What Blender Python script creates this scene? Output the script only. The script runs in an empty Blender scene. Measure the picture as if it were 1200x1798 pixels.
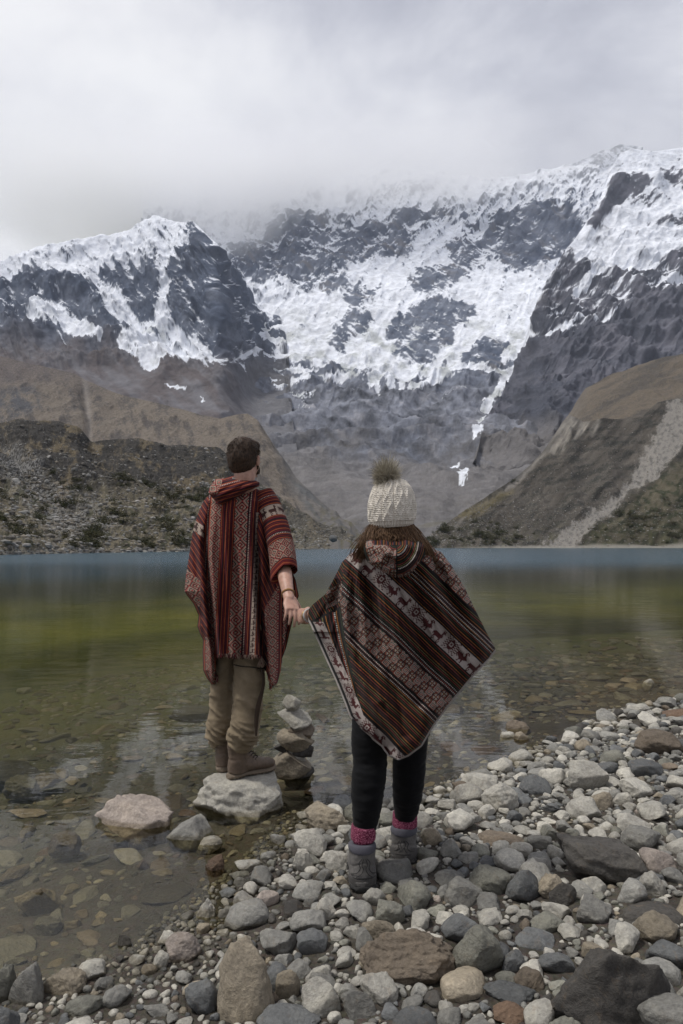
import bpy, bmesh, math, random
import numpy as np
from mathutils import Vector, Matrix

C = bpy.context.scene
COL = C.collection
R = math.radians

# ------------------------------------------------------------------ camera
F_PX = 1200.0          # focal length in photograph pixels (photo 1200 x 1798)
HOR = 957.0            # horizon row in the photograph
CZ = 1.42              # camera height over the lake
cam_d = bpy.data.cameras.new("camera")
cam_d.sensor_fit = 'VERTICAL'
cam_d.sensor_height = 36.0
cam_d.lens = 36.0 * F_PX / 1798.0
cam_d.shift_y = (HOR - 899.0) / 1798.0
cam_d.clip_start = 0.05
cam_d.clip_end = 20000
cam = bpy.data.objects.new("camera", cam_d)
COL.objects.link(cam)
cam.location = (0, 0, CZ)
cam.rotation_euler = (R(90), 0, 0)
C.camera = cam

# ------------------------------------------------------------------ sky, sun, exposure
SUN_EL, SUN_AZ = R(52), R(-38)      # behind thin cloud, up to the left
w = bpy.data.worlds.new("World")
C.world = w
w.use_nodes = True
nt = w.node_tree
nt.nodes.clear()
N, L = nt.nodes.new, nt.links.new
out = N('ShaderNodeOutputWorld')
bg = N('ShaderNodeBackground'); bg.inputs['Strength'].default_value = 1.0
sky = N('ShaderNodeTexSky'); sky.sky_type = 'NISHITA'; sky.sun_disc = False
sky.sun_elevation = SUN_EL; sky.sun_rotation = SUN_AZ
skm = N('ShaderNodeVectorMath'); skm.operation = 'SCALE'; skm.inputs['Scale'].default_value = 0.10
L(sky.outputs[0], skm.inputs[0])
tc = N('ShaderNodeTexCoord')
mp = N('ShaderNodeMapping'); mp.inputs['Scale'].default_value = (1.0, 1.0, 1.9); mp.inputs['Location'].default_value = (3.1, 0.4, 7.7)
L(tc.outputs['Generated'], mp.inputs[0])
n1 = N('ShaderNodeTexNoise'); n1.inputs['Scale'].default_value = 1.9; n1.inputs['Detail'].default_value = 7; n1.inputs['Roughness'].default_value = 0.58; n1.inputs['Distortion'].default_value = 0.35
L(mp.outputs[0], n1.inputs['Vector'])
n2 = N('ShaderNodeTexNoise'); n2.inputs['Scale'].default_value = 5.5; n2.inputs['Detail'].default_value = 6; n2.inputs['Roughness'].default_value = 0.55
L(mp.outputs[0], n2.inputs['Vector'])
# glow of the hidden sun spreading through the deck on the left
sd = Vector((-0.42, 1.0, 0.60)).normalized()
dt = N('ShaderNodeVectorMath'); dt.operation = 'DOT_PRODUCT'
nv = N('ShaderNodeVectorMath'); nv.operation = 'NORMALIZE'
L(tc.outputs['Generated'], nv.inputs[0]); L(nv.outputs[0], dt.inputs[0]); dt.inputs[1].default_value = sd
mr = N('ShaderNodeMapRange'); mr.interpolation_type = 'SMOOTHERSTEP'
mr.inputs['From Min'].default_value = 0.93; mr.inputs['From Max'].default_value = 1.0
L(dt.outputs['Value'], mr.inputs['Value'])
s1 = N('ShaderNodeMath'); s1.operation = 'MULTIPLY'; s1.inputs[1].default_value = 0.52
L(mr.outputs[0], s1.inputs[0])
s2 = N('ShaderNodeMath'); s2.operation = 'MULTIPLY_ADD'; s2.inputs[1].default_value = 2.1
L(n1.outputs['Fac'], s2.inputs[0]); L(s1.outputs[0], s2.inputs[2])
s3 = N('ShaderNodeMath'); s3.operation = 'MULTIPLY_ADD'; s3.inputs[1].default_value = 0.5
L(n2.outputs['Fac'], s3.inputs[0]); L(s2.outputs[0], s3.inputs[2])
cr = N('ShaderNodeValToRGB'); cr.color_ramp.interpolation = 'B_SPLINE'
e = cr.color_ramp.elements
e[0].position = 0.38; e[0].color = (0.38, 0.39, 0.455, 1)
e[1].position = 1.0; e[1].color = (0.93, 0.93, 0.94, 1)
m_ = e.new(0.60); m_.color = (0.545, 0.555, 0.62, 1)
m_ = e.new(0.78); m_.color = (0.74, 0.745, 0.79, 1)
s4 = N('ShaderNodeMath'); s4.operation = 'MULTIPLY_ADD'; s4.inputs[1].default_value = 0.70; s4.inputs[2].default_value = -.37; L(s3.outputs[0], s4.inputs[0]); L(s4.outputs[0], cr.inputs[0])
mx = N('ShaderNodeMix'); mx.data_type = 'RGBA'; mx.inputs[0].default_value = 0.93
L(skm.outputs[0], mx.inputs[6]); L(cr.outputs[0], mx.inputs[7])
L(mx.outputs[2], bg.inputs['Color']); L(bg.outputs[0], out.inputs['Surface'])

sl = bpy.data.lights.new("sun", 'SUN'); sl.energy = 2.7; sl.angle = R(9); sl.color = (1.0, 0.965, 0.91)
so = bpy.data.objects.new("sun", sl); COL.objects.link(so)
_d = Vector((math.sin(SUN_AZ) * math.cos(SUN_EL), math.cos(SUN_AZ) * math.cos(SUN_EL) * -0.15, math.sin(SUN_EL)))
so.rotation_euler = _d.to_track_quat('Z', 'Y').to_euler()

C.view_settings.view_transform = 'Standard'
C.view_settings.look = 'None'
C.view_settings.exposure = 0.09
C.view_settings.gamma = 1.0
C.cycles.use_denoising = True
C.cycles.max_bounces = 12
C.cycles.transparent_max_bounces = 24
C.cycles.volume_bounces = 10
C.cycles.use_adaptive_sampling = True
C.cycles.adaptive_threshold = 0.02

# ------------------------------------------------------------------ helpers
def tag(o, label=None, cat=None, group=None, kind=None):
    if label: o['label'] = label
    if cat: o['category'] = cat
    if group: o['group'] = group
    if kind: o['kind'] = kind
    return o

def empty(name, loc=(0, 0, 0)):
    o = bpy.data.objects.new(name, None); COL.objects.link(o)
    o.location = loc; o.empty_display_size = 0.1
    return o

def mesh_np(name, V, Fq, mat=None, col=None, smooth=True, parent=None, link=True):
    """V (n,3) float, Fq (m,k) int faces of equal size; col (n,3) albedo per vertex."""
    V = np.asarray(V, np.float32); Fq = np.asarray(Fq, np.int32)
    me = bpy.data.meshes.new(name)
    me.vertices.add(len(V)); me.vertices.foreach_set('co', V.ravel())
    k = Fq.shape[1]
    me.loops.add(Fq.size); me.loops.foreach_set('vertex_index', Fq.ravel())
    me.polygons.add(len(Fq)); me.polygons.foreach_set('loop_start', np.arange(0, Fq.size, k, dtype=np.int32))
    me.polygons.foreach_set('loop_total', np.full(len(Fq), k, np.int32))
    me.polygons.foreach_set('use_smooth', np.full(len(Fq), smooth, bool))
    me.update(calc_edges=True); me.validate()
    if col is not None:
        a = me.color_attributes.new('Col', 'FLOAT_COLOR', 'POINT')
        c4 = np.ones((len(V), 4), np.float32); c4[:, :3] = np.clip(col, 0, 1)
        a.data.foreach_set('color', c4.ravel())
    if mat: me.materials.append(mat)
    if not link: return me
    o = bpy.data.objects.new(name, me); COL.objects.link(o)
    if parent: o.parent = parent
    return o

def grid_faces(nr, nc, wrap=False):
    i = np.arange(nr - 1)[:, None]; j = np.arange(nc if wrap else nc - 1)[None, :]
    a = i * nc + j; b = i * nc + (j + 1) % nc; c = (i + 1) * nc + (j + 1) % nc; d = (i + 1) * nc + j
    return np.stack([a, b, c, d], -1).reshape(-1, 4)

_rs = np.random.RandomState(7)
_PERM = np.tile(_rs.permutation(256), 3)
_GR = _rs.normal(size=(256, 3)); _GR /= np.linalg.norm(_GR, axis=1)[:, None]
def perlin(P):
    P = np.asarray(P, np.float64); Pi = np.floor(P).astype(np.int64); Pf = P - Pi; Pi &= 255
    u = Pf * Pf * Pf * (Pf * (Pf * 6 - 15) + 10)
    res = 0
    for dx in (0, 1):
        wx = u[:, 0] if dx else 1 - u[:, 0]
        hx = _PERM[(Pi[:, 0] + dx) & 255]
        for dy in (0, 1):
            wy = u[:, 1] if dy else 1 - u[:, 1]
            hy = _PERM[hx + ((Pi[:, 1] + dy) & 255)]
            for dz in (0, 1):
                wz = u[:, 2] if dz else 1 - u[:, 2]
                g = _GR[_PERM[hy + ((Pi[:, 2] + dz) & 255)]]
                res = res + wx * wy * wz * (g[:, 0] * (Pf[:, 0] - dx) + g[:, 1] * (Pf[:, 1] - dy) + g[:, 2] * (Pf[:, 2] - dz))
    return res * 1.6
def fbm(P, oc=5, lac=2.03, gain=0.5, off=0.0):
    P = np.asarray(P, np.float64) + off; r = 0; a = 1.0; s = 0
    for k in range(oc):
        r = r + a * perlin(P); s += a; a *= gain; P = P * lac + 17.3
    return r / s * 1.5
def ridged(P, oc=6, lac=2.1, gain=0.55, off=0.0):
    P = np.asarray(P, np.float64) + off; r = 0; a = 1.0; s = 0; wgt = 1.0
    for k in range(oc):
        n = 1 - np.abs(perlin(P)) * 1.3; n = np.clip(n, 0, 1) ** 2 * wgt
        wgt = np.clip(n * 1.6, 0, 1); r = r + a * n; s += a; a *= gain; P = P * lac + 31.7
    return r / s
def sstep(a, b, x):
    t = np.clip((x - a) / (b - a), 0, 1); return t * t * (3 - 2 * t)
def mixc(a, b, f):
    return a * (1 - f[:, None]) + np.asarray(b, float) * f[:, None]
def poly_sd(px, py, poly):
    """signed distance, positive inside."""
    P = np.array(poly, float); x1, y1 = P[:, 0], P[:, 1]; x2, y2 = np.roll(x1, -1), np.roll(y1, -1)
    best = np.full(px.shape, 1e18); ins = np.zeros(px.shape, bool)
    for a, b, c, d in zip(x1, y1, x2, y2):
        dx, dy = c - a, d - b
        t = np.clip(((px - a) * dx + (py - b) * dy) / (dx * dx + dy * dy + 1e-12), 0, 1)
        best = np.minimum(best, (px - a - t * dx) ** 2 + (py - b - t * dy) ** 2)
        cond = ((b > py) != (d > py)) & (px < (c - a) * (py - b) / (d - b + 1e-12) + a)
        ins ^= cond
    return np.where(ins, 1, -1) * np.sqrt(best)
def line_d(px, py, pts):
    best = np.full(px.shape, 1e18)
    for (a, b), (c, d) in zip(pts[:-1], pts[1:]):
        dx, dy = c - a, d - b
        t = np.clip(((px - a) * dx + (py - b) * dy) / (dx * dx + dy * dy + 1e-12), 0, 1)
        best = np.minimum(best, (px - a - t * dx) ** 2 + (py - b - t * dy) ** 2)
    return np.sqrt(best)
def ip(x, pts):
    P = np.array(pts, float); return np.interp(x, P[:, 0], P[:, 1])

class NT:
    def __init__(s, name):
        s.m = bpy.data.materials.new(name); s.m.use_nodes = True; s.t = s.m.node_tree; s.t.nodes.clear()
        s.out = s.n('ShaderNodeOutputMaterial')
    def n(s, ty, **kw):
        nd = s.t.nodes.new(ty)
        for k, v in kw.items():
            if k in nd.inputs: nd.inputs[k].default_value = v
            else: setattr(nd, k, v)
        return nd
    def l(s, a, b): s.t.links.new(a, b)
    def noise(s, vec, scale, detail=4, rough=0.55, dist=0.0):
        nd = s.n('ShaderNodeTexNoise', Scale=scale, Detail=detail, Roughness=rough, Distortion=dist); s.l(vec, nd.inputs['Vector']); return nd
    def ramp(s, fac, stops, interp='LINEAR'):
        nd = s.n('ShaderNodeValToRGB'); nd.color_ramp.interpolation = interp; e = nd.color_ramp.elements
        e[0].position, e[0].color = stops[0][0], (*stops[0][1], 1); e[1].position, e[1].color = stops[-1][0], (*stops[-1][1], 1)
        for p, c in stops[1:-1]: q = e.new(p); q.color = (*c, 1)
        s.l(fac, nd.inputs[0]); return nd
    def mix(s, a, b, fac, blend='MIX'):
        nd = s.n('ShaderNodeMix', data_type='RGBA', blend_type=blend)
        for v, i in ((fac, 0), (a, 6), (b, 7)):
            if hasattr(v, 'default_value') or hasattr(v, 'links'): s.l(v, nd.inputs[i])
            elif isinstance(v, (int, float)): nd.inputs[i].default_value = v if i == 0 else (v, v, v, 1)
            else: nd.inputs[i].default_value = (*v, 1)
        return nd.outputs[2]
    def math(s, op, a, b=0.5, c=None, clamp=False):
        nd = s.n('ShaderNodeMath', operation=op, use_clamp=clamp)
        for i, v in enumerate((a, b, c)):
            if v is None: continue
            if hasattr(v, 'links'): s.l(v, nd.inputs[i])
            else: nd.inputs[i].default_value = v
        return nd.outputs[0]
    def bump(s, h, strength=0.3, dist=0.01, normal=None):
        nd = s.n('ShaderNodeBump', Strength=strength, Distance=dist); s.l(h, nd.inputs['Height'])
        if normal: s.l(normal, nd.inputs['Normal'])
        return nd.outputs[0]
    def bsdf(s, col, rough=0.8, normal=None, spec=0.3, **kw):
        b = s.n('ShaderNodeBsdfPrincipled')
        if hasattr(col, 'links'): s.l(col, b.inputs['Base Color'])
        else: b.inputs['Base Color'].default_value = (*col, 1)
        if hasattr(rough, 'links'): s.l(rough, b.inputs['Roughness'])
        else: b.inputs['Roughness'].default_value = rough
        b.inputs['Specular IOR Level'].default_value = spec
        for k, v in kw.items(): b.inputs[k.replace('_', ' ')].default_value = v
        if normal: s.l(normal, b.inputs['Normal'])
        s.l(b.outputs[0], s.out.inputs['Surface']); return b

def px2w(px, py, D):
    return ((px - 600.0) / F_PX * D, D, CZ + (HOR - py) / F_PX * D)
# ------------------------------------------------------------------ mountains (terrain at true distance and size)
def terrain_mat(name, scale, bump_d):
    m = NT(name)
    at = m.n('ShaderNodeAttribute', attribute_name='Col')
    tc = m.n('ShaderNodeTexCoord')
    n1 = m.noise(tc.outputs['Object'], scale, 8, 0.68)
    f = m.ramp(n1.outputs['Fac'], [(0.3, (0.72,) * 3), (0.7, (1.25,) * 3)])
    col = m.mix(at.outputs['Color'], f.outputs[0], 0.85, 'MULTIPLY')
    nb = m.bump(n1.outputs['Fac'], 0.7, bump_d)
    m.bsdf(col, 0.95, nb, 0.1)
    return m.m
MAT_FAR = terrain_mat('mountain_rock_and_snow', 0.06, 9.0)
MAT_MID = terrain_mat('hillside', 0.35, 1.6)
MAT_NEAR = terrain_mat('moraine', 1.6, 0.5)

SURF = []
def sheet(name, x0, x1, nx, ny, top, bot, Dfun, disp, colfn, mat, back=120.0, label=None):
    xs = np.linspace(x0, x1, nx)
    if x0 < 0: xs = np.concatenate([np.linspace(x0 - 900, x0, 70)[:-1], xs])
    if x1 > 1400: xs = np.concatenate([xs, np.linspace(x1, x1 + 900, 70)[1:]])
    nx = len(xs)
    T = ip(xs, top); B = bot(xs) if callable(bot) else ip(xs, bot)
    ts = np.linspace(0, 1, ny)
    PX = np.repeat(xs[None, :], ny, 0); PY = B[None, :] + (T - B)[None, :] * ts[:, None]
    PX = PX.ravel(); PY = PY.ravel(); TT = np.repeat(ts, nx)
    D = Dfun(PX, PY, TT)
    X = (PX - 600) / F_PX * D; Z = CZ + (HOR - PY) / F_PX * D
    P = np.stack([X, D, Z], 1)
    d, nrm = disp(P, PX, PY, TT)
    # normal of the undisturbed sheet
    G = P.reshape(ny, nx, 3); gu = np.gradient(G, axis=1); gv = np.gradient(G, axis=0)
    n = np.cross(gu, gv).reshape(-1, 3); n /= np.linalg.norm(n, axis=1)[:, None] + 1e-9
    n = np.where(n[:, 2:3] < 0, -n, n)
    n = n * (1 - nrm) + np.array([0, -0.35, 0.94]) * nrm
    Q = P + n * d[:, None]
    G = Q.reshape(ny, nx, 3); gu = np.gradient(G, axis=1); gv = np.gradient(G, axis=0)
    nn = np.cross(gu, gv).reshape(-1, 3); nn /= np.linalg.norm(nn, axis=1)[:, None] + 1e-9
    nn = np.where(nn[:, 2:3] < 0, -nn, nn)
    col = colfn(Q, PX, PY, TT, nn, d)
    # far side of the ridge
    last = Q.reshape(ny, nx, 3)[-1]; lc = col.reshape(ny, nx, 3)[-1]
    ex, ec = [], []
    for k in range(1, 7):
        q = last.copy(); f = k / 6.0
        q[:, 1] += back * f; q[:, 2] = q[:, 2] - (q[:, 2] + 5) * f ** 1.3
        q[:, 0] += fbm(q * 0.01, 2) * 8 * f; ex.append(q); ec.append(lc)
    fr = Q.reshape(ny, nx, 3)[0].copy(); fr[:, 2] -= 6 + back * 0.05; fr[:, 1] -= 1.0
    V = np.concatenate([fr, Q] + ex); CC = np.concatenate([col.reshape(ny, nx, 3)[0], col] + ec)
    o = mesh_np(name, V, grid_faces(ny + 7, nx), mat, CC)
    SURF.append((Q, PX, PY, TT, col))
    tag(o, label, None, None, 'structure')
    return o

SNOW = np.array([0.80, 0.825, 0.88]); ROCK = np.array([0.082, 0.10, 0.14]); ROCK2 = np.array([0.18, 0.20, 0.245])
def warp(px, py, a, f, off=0):
    q = np.stack([px * f, py * f, px * 0 + off], 1)
    return px + a * fbm(q, 4), py + a * fbm(q + 40.1, 4)
def soft(px, py, poly, edge):
    return np.clip(poly_sd(px, py, poly) / edge, -1, 1)
def strata(P, ang, f):
    c, s = math.cos(ang), math.sin(ang)
    return np.stack([(P[:, 0] * c + P[:, 2] * s) * f * 0.25, P[:, 1] * f * 0.3, (-P[:, 0] * s + P[:, 2] * c) * f], 1)

# --- the great wall behind the bowl, cliff band, scree bowl
ctop = [(250, 330), (420, 330), (520, 318), (640, 300), (760, 300), (850, 312), (900, 308), (960, 297), (1000, 288), (1040, 272), (1090, 252), (1200, 262)]
cD = np.array([(290, 2300), (450, 1960), (560, 1660), (645, 1400), (670, 1330), (720, 1150), (770, 1000), (820, 820), (880, 560), (930, 400), (966, 320)], float)
def cDf(px, py, t):
    return np.interp(py, cD[:, 0], cD[:, 1])
def c_disp(P, px, py, t):
    hi = sstep(760, 640, py); lo = 1 - hi
    r = ridged(P * np.array([1, 0.8, 1]) * 0.0075, 7, off=3.3)
    r2 = fbm(strata(P, 0.5, 0.03), 5)
    f = fbm(P * 0.012, 5, off=9)
    fl = ridged(np.stack([(px + 12 * fbm(np.stack([px * .02, py * .02, px * 0], 1), 3) + (py - 450) * .55) * .036, py * .013, px * 0], 1), 5, off=41) - .45
    # smoother snowfields and glacier
    g = sstep(-1, 1, soft(px, py, [(440, 560), (560, 480), (700, 430), (800, 420), (980, 460), (960, 600), (870, 660), (640, 640), (420, 650)], 40))
    d = (.35 + .65 * sstep(1.0, .93, t)) * hi * ((r - 0.4) * 32 * (1 - 0.7 * g) + (r2 * 8 + f * 7) * (1 - .4 * g) + 15 * fl * (1 - .6 * g)) + lo * ((ridged(P * 0.006, 6, off=8) - 0.4) * 38 * sstep(900, 760, py) + r2 * 9 + f * 6 * sstep(960, 850, py) + 1.0 * fbm(P * 0.05, 4))
    d *= sstep(-0.02, 0.06, t)
    return d, 0.15
C_ROCK = [
 ([(400, 430), (440, 425), (480, 395), (530, 370), (560, 392), (600, 400), (650, 396), (700, 392), (725, 415), (715, 445), (655, 455), (600, 470), (585, 495), (560, 505), (540, 510), (500, 495), (445, 485), (410, 470)], .42),
 ([(560, 500), (605, 480), (612, 500), (580, 515)], .6),
 ([(690, 375), (740, 358), (790, 368), (760, 385), (700, 392)], .45),
 ([(715, 490), (735, 472), (765, 464), (812, 470), (822, 485), (795, 500), (760, 512), (725, 508)], .9),
 ([(780, 420), (840, 415), (860, 440), (845, 470), (800, 470)], .3),
 ([(606, 503), (640, 495), (668, 505), (655, 525), (625, 535), (608, 533)], .9),
 ([(601, 548), (630, 546), (655, 560), (640, 578), (618, 595), (602, 590)], .95),
 ([(680, 572), (700, 550), (735, 532), (765, 522), (800, 532), (832, 536), (840, 548), (822, 562), (800, 576), (793, 598), (765, 625), (735, 640), (705, 636), (688, 615), (700, 600), (680, 592)], .75),
 ([(860, 385), (900, 362), (950, 352), (1010, 370), (1020, 400), (1000, 430), (975, 455), (930, 470), (905, 478), (880, 455), (850, 430)], .8),
 ([(800, 630), (840, 600), (880, 595), (905, 615), (900, 660), (860, 650), (820, 650)], .75),
 ([(570, 600), (600, 575), (610, 600), (600, 615)], .45),
]
C_SNOWLINE = [(250, 640), (405, 650), (440, 650), (470, 655), (520, 642), (600, 648), (640, 662), (700, 660), (760, 655), (810, 640), (860, 648), (900, 640), (1000, 620), (1200, 620)]
C_PATCH = [
 [(645, 662), (662, 656), (668, 682), (648, 680)], [(655, 656), (720, 654), (716, 662), (660, 662)], [(675, 660), (690, 655), (696, 682), (680, 680)], [(700, 658), (712, 656), (710, 680), (702, 678)],
 [(715, 680), (740, 668), (790, 650), (800, 655), (750, 674), (722, 686)], [(782, 642), (800, 628), (812, 642), (800, 647)], [(420, 640), (470, 648), (500, 665), (495, 685), (485, 680), (470, 665)], [(500, 668), (532, 660), (540, 648), (545, 672), (510, 680), (498, 676)],
 [(850, 652), (875, 646), (905, 640), (900, 656), (880, 660)], [(880, 660), (895, 655), (893, 676), (878, 690), (866, 702), (850, 708), (858, 690), (872, 678)], [(850, 700), (866, 698), (868, 714), (852, 722), (846, 712)],
 [(838, 742), (856, 732), (850, 744), (840, 750)], [(828, 762), (846, 752), (848, 762), (832, 776)], [(778, 819), (806, 797), (811, 799), (784, 818)], [(816, 808), (823, 812), (822, 820), (832, 822), (826, 838), (816, 856), (806, 854), (804, 846), (812, 836), (806, 826)],
 [(880, 620), (910, 600), (925, 600), (905, 625), (884, 640)], [(560, 662), (600, 655), (640, 660), (600, 664)], [(470, 655), (520, 646), (560, 650), (540, 656)], [(735, 655), (790, 640), (850, 640), (870, 650), (800, 650), (760, 662)],
]
def c_col(P, px, py, t, nn, d):
    wx, wy = warp(px, py, 9, 0.03, 2)
    fine = fbm(np.stack([px * 0.09, py * 0.13, px * 0], 1), 5)
    st = fbm(np.stack([(px * .8 + py * .6) * 0.05, (-px * .5 + py * .85) * 0.22, px * 0], 1), 5, off=5)
    steep = 1 - nn[:, 2]
    sp = fbm(np.stack([px * .22 + py * .1, py * .42 - px * .12, px * 0], 1), 4, gain=.75, off=51)
    lg = fbm(np.stack([px * .03, py * .035, px * 0], 1), 3, off=61)
    fl = ridged(np.stack([(px + 12 * fbm(np.stack([px * .02, py * .02, px * 0], 1), 3) + (py - 450) * .55) * .036, py * .013, px * 0], 1), 5, off=41) - .45
    b = np.full(px.shape, -1.15)
    for poly, v in C_ROCK:
        s = soft(wx, wy, poly, 10); b = np.maximum(b, -1.15 + (v + 1.15) * sstep(-1.0, 0.7, s))
    b += 0.25 * sstep(470, 380, py) * sstep(0, 1, fbm(np.stack([px * .02, py * .02, px * 0], 1), 3) + 0.5)
    wall = sstep(520, 470, py)
    rock = b * (.75 + .25 * lg) + 1.0 * st + 0.6 * fine + 1.1 * fl * sstep(640, 560, py) + .75 * sp * (.35 + .65 * sstep(620, 540, py)) + .35 * lg + (steep - 0.35) * (1.0 + 0.6 * wall)
    line = ip(wx, C_SNOWLINE) + 10 * lg - 4; low = np.clip((wy - line) / 16, -1, 1)
    rock = rock + 1.5 * sstep(-0.8, 1.0, low) + 1.6 * sstep(5, 28, wy - line)
    pat = np.full(px.shape, -1.0)
    wx2, wy2 = warp(px, py, 3.5, 0.13, 18)
    for poly in C_PATCH: pat = np.maximum(pat, soft(wx2, wy2, poly, 3.5))
    pat = np.where(pat > -.95, pat + .9 * sp + .5 * fine - .1, pat)
    rock = np.where(pat > -0.9, rock - 5.0 * sstep(-.6, .4, pat), rock)
    vein = fbm(np.stack([px * .012 + 9, (py + 4 * lg) * .10, px * 0], 1), 4, off=81) + .5 * sp; rock = rock - 3.0 * sstep(.42, .7, vein) * sstep(760, 700, py) * sstep(0, 12, wy - line) * sstep(420, 520, px)
    k = sstep(-0.24, 0.26, rock)
    c1 = fbm(P * 0.02, 5, off=20); c2 = fbm(np.stack([(px + py * .4) * 0.02, (py - px * .35) * 0.12, px * 0], 1), 5)
    rk = mixc(mixc(np.tile(ROCK, (len(px), 1)), ROCK2, sstep(-.5, .6, c1)), (0.20, 0.19, 0.19), sstep(0.1, .7, c2) * 0.7)
    # cliff band below the ice: pale streaked slabs; scree lower down
    band = sstep(640, 690, py) * sstep(800, 740, py)
    rk = mixc(rk, (0.17, 0.172, 0.19), band * 0.6)
    sl_ = ridged(np.stack([px * .011 + py * .006, (py + 14 * lg) * .045, px * 0], 1), 5, off=91) - .45; rk = rk * (1 + ((0.7 * c2 + 1.1 * sl_ + .3 * sp) * sstep(640, 680, py) * sstep(880, 800, py))[:, None])
    tal = sstep(730, 850, py + 25 * fbm(np.stack([px * .015, py * .015, px * 0], 1), 4) + 0.12 * np.abs(px - 700))
    rk = mixc(rk, (0.158, 0.148, 0.142), tal * 0.9)
    wpx = px + 14 * lg
    stk = fbm(np.stack([(wpx - 700) / (np.abs(py - 1010) + 80) * 11, py * 0.012, px * 0], 1), 5)
    rk = rk * (1 + (0.22 * tal * stk + .22 * tal * sp + .2 * tal * fbm(np.stack([px * .012, py * .03, px * 0], 1), 5, off=71))[:, None])
    rk = mixc(rk, (0.13, 0.12, 0.085), sstep(0.15, .6, fbm(P * 0.03, 4, off=4)) * sstep(860, 950, py) * 0.6)
    sn = np.tile(SNOW, (len(px), 1)) * (1 - 0.22 * sstep(-.1, .7, fbm(np.stack([px * .05, py * .07, px * 0], 1), 4, off=3)))[:, None]
    ice = sstep(-.15, .6, fbm(np.stack([px * .035, py * .05, px * 0], 1), 5, off=30) + .3 * sp) * sstep(520, 600, py)
    sn = mixc(sn, (0.42, 0.44, 0.43), ice * 0.85)
    return sn * (1 - k)[:, None] + rk * k[:, None]
sheet('mountain', 250, 1130, 640, 560, ctop, lambda x: x * 0 + 964, cDf, c_disp, c_col, MAT_FAR, 700)

# --- left snow peak with the dark face
btop = [(-260, 500), (-100, 475), (0, 457), (60, 437), (120, 425), (180, 414), (225, 402), (250, 388), (270, 380), (300, 386), (345, 396), (370, 418), (400, 446), (420, 475), (442, 508), (450, 530), (470, 548), (492, 556), (502, 588), (507, 640), (512, 720), (522, 790)]
def b_Df(px, py, t):
    base = ip(px, [(-260, 1500), (200, 1550), (300, 1500), (400, 1350), (560, 1150)])
    D = 900 + (base - 900) * np.clip((760 - py) / (760 - 400.0), 0, 1.2) ** 0.8
    k = sstep(375, 465, px)
    return D * (1 - k) + (np.interp(py, cD[:, 0], cD[:, 1]) - 8 * sstep(522, 480, px)) * k + 50 * sstep(.06, 0, t) * sstep(420, 440, px) * sstep(490, 470, px)
def b_disp(P, px, py, t):
    hi = sstep(680, 600, py)
    r = ridged(P * np.array([1, .8, 1]) * 0.009, 7, off=1.1); r2 = fbm(strata(P, -0.9, 0.035), 5); f = fbm(P * 0.02, 5, off=5)
    d = (0.3 + 0.7 * hi) * ((r - 0.4) * 34 + r2 * 7 + f * 6)
    fl = ridged(np.stack([(px + 10 * fbm(np.stack([px * .02, py * .02, px * 0], 1), 3) - (py - 450) * .6) * .04, py * .015, px * 0], 1), 5, off=43) - .45
    d += hi * 13 * fl
    # spurs
    d += 22 * np.exp(-(line_d(px, py, [(345, 396), (350, 470), (400, 560), (440, 640)]) / 28) ** 2)
    d += 22 * np.exp(-(line_d(px, py, [(60, 470), (150, 490), (228, 580)]) / 26) ** 2)
    d -= 22 * np.exp(-(line_d(px, py, [(180, 515), (250, 570), (370, 610)]) / 24) ** 2)
    return d * sstep(0, 0.05, t) * (0.35 + .65 * sstep(1.0, 0.93, t)), 0.15
B_ROCK = [
 ([(0, 488), (25, 478), (60, 468), (75, 478), (115, 495), (150, 490), (165, 505), (190, 545), (225, 570), (228, 590), (180, 600), (150, 560), (110, 528), (70, 525), (35, 560), (0, 640), (-260, 660), (-260, 500)], .65),
 ([(165, 478), (200, 460), (240, 460), (275, 455), (280, 500), (268, 550), (245, 552), (218, 520), (205, 505), (175, 498)], .75),
 ([(330, 405), (345, 398), (370, 418), (400, 448), (440, 508), (452, 540), (430, 550), (425, 570), (442, 612), (400, 638), (375, 605), (340, 582), (300, 557), (293, 530), (312, 500), (298, 470), (305, 450), (335, 440), (352, 425)], .72),
 ([(425, 555), (450, 545), (490, 553), (506, 580), (503, 605), (470, 618), (450, 612), (440, 590)], .9),
]
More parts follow.
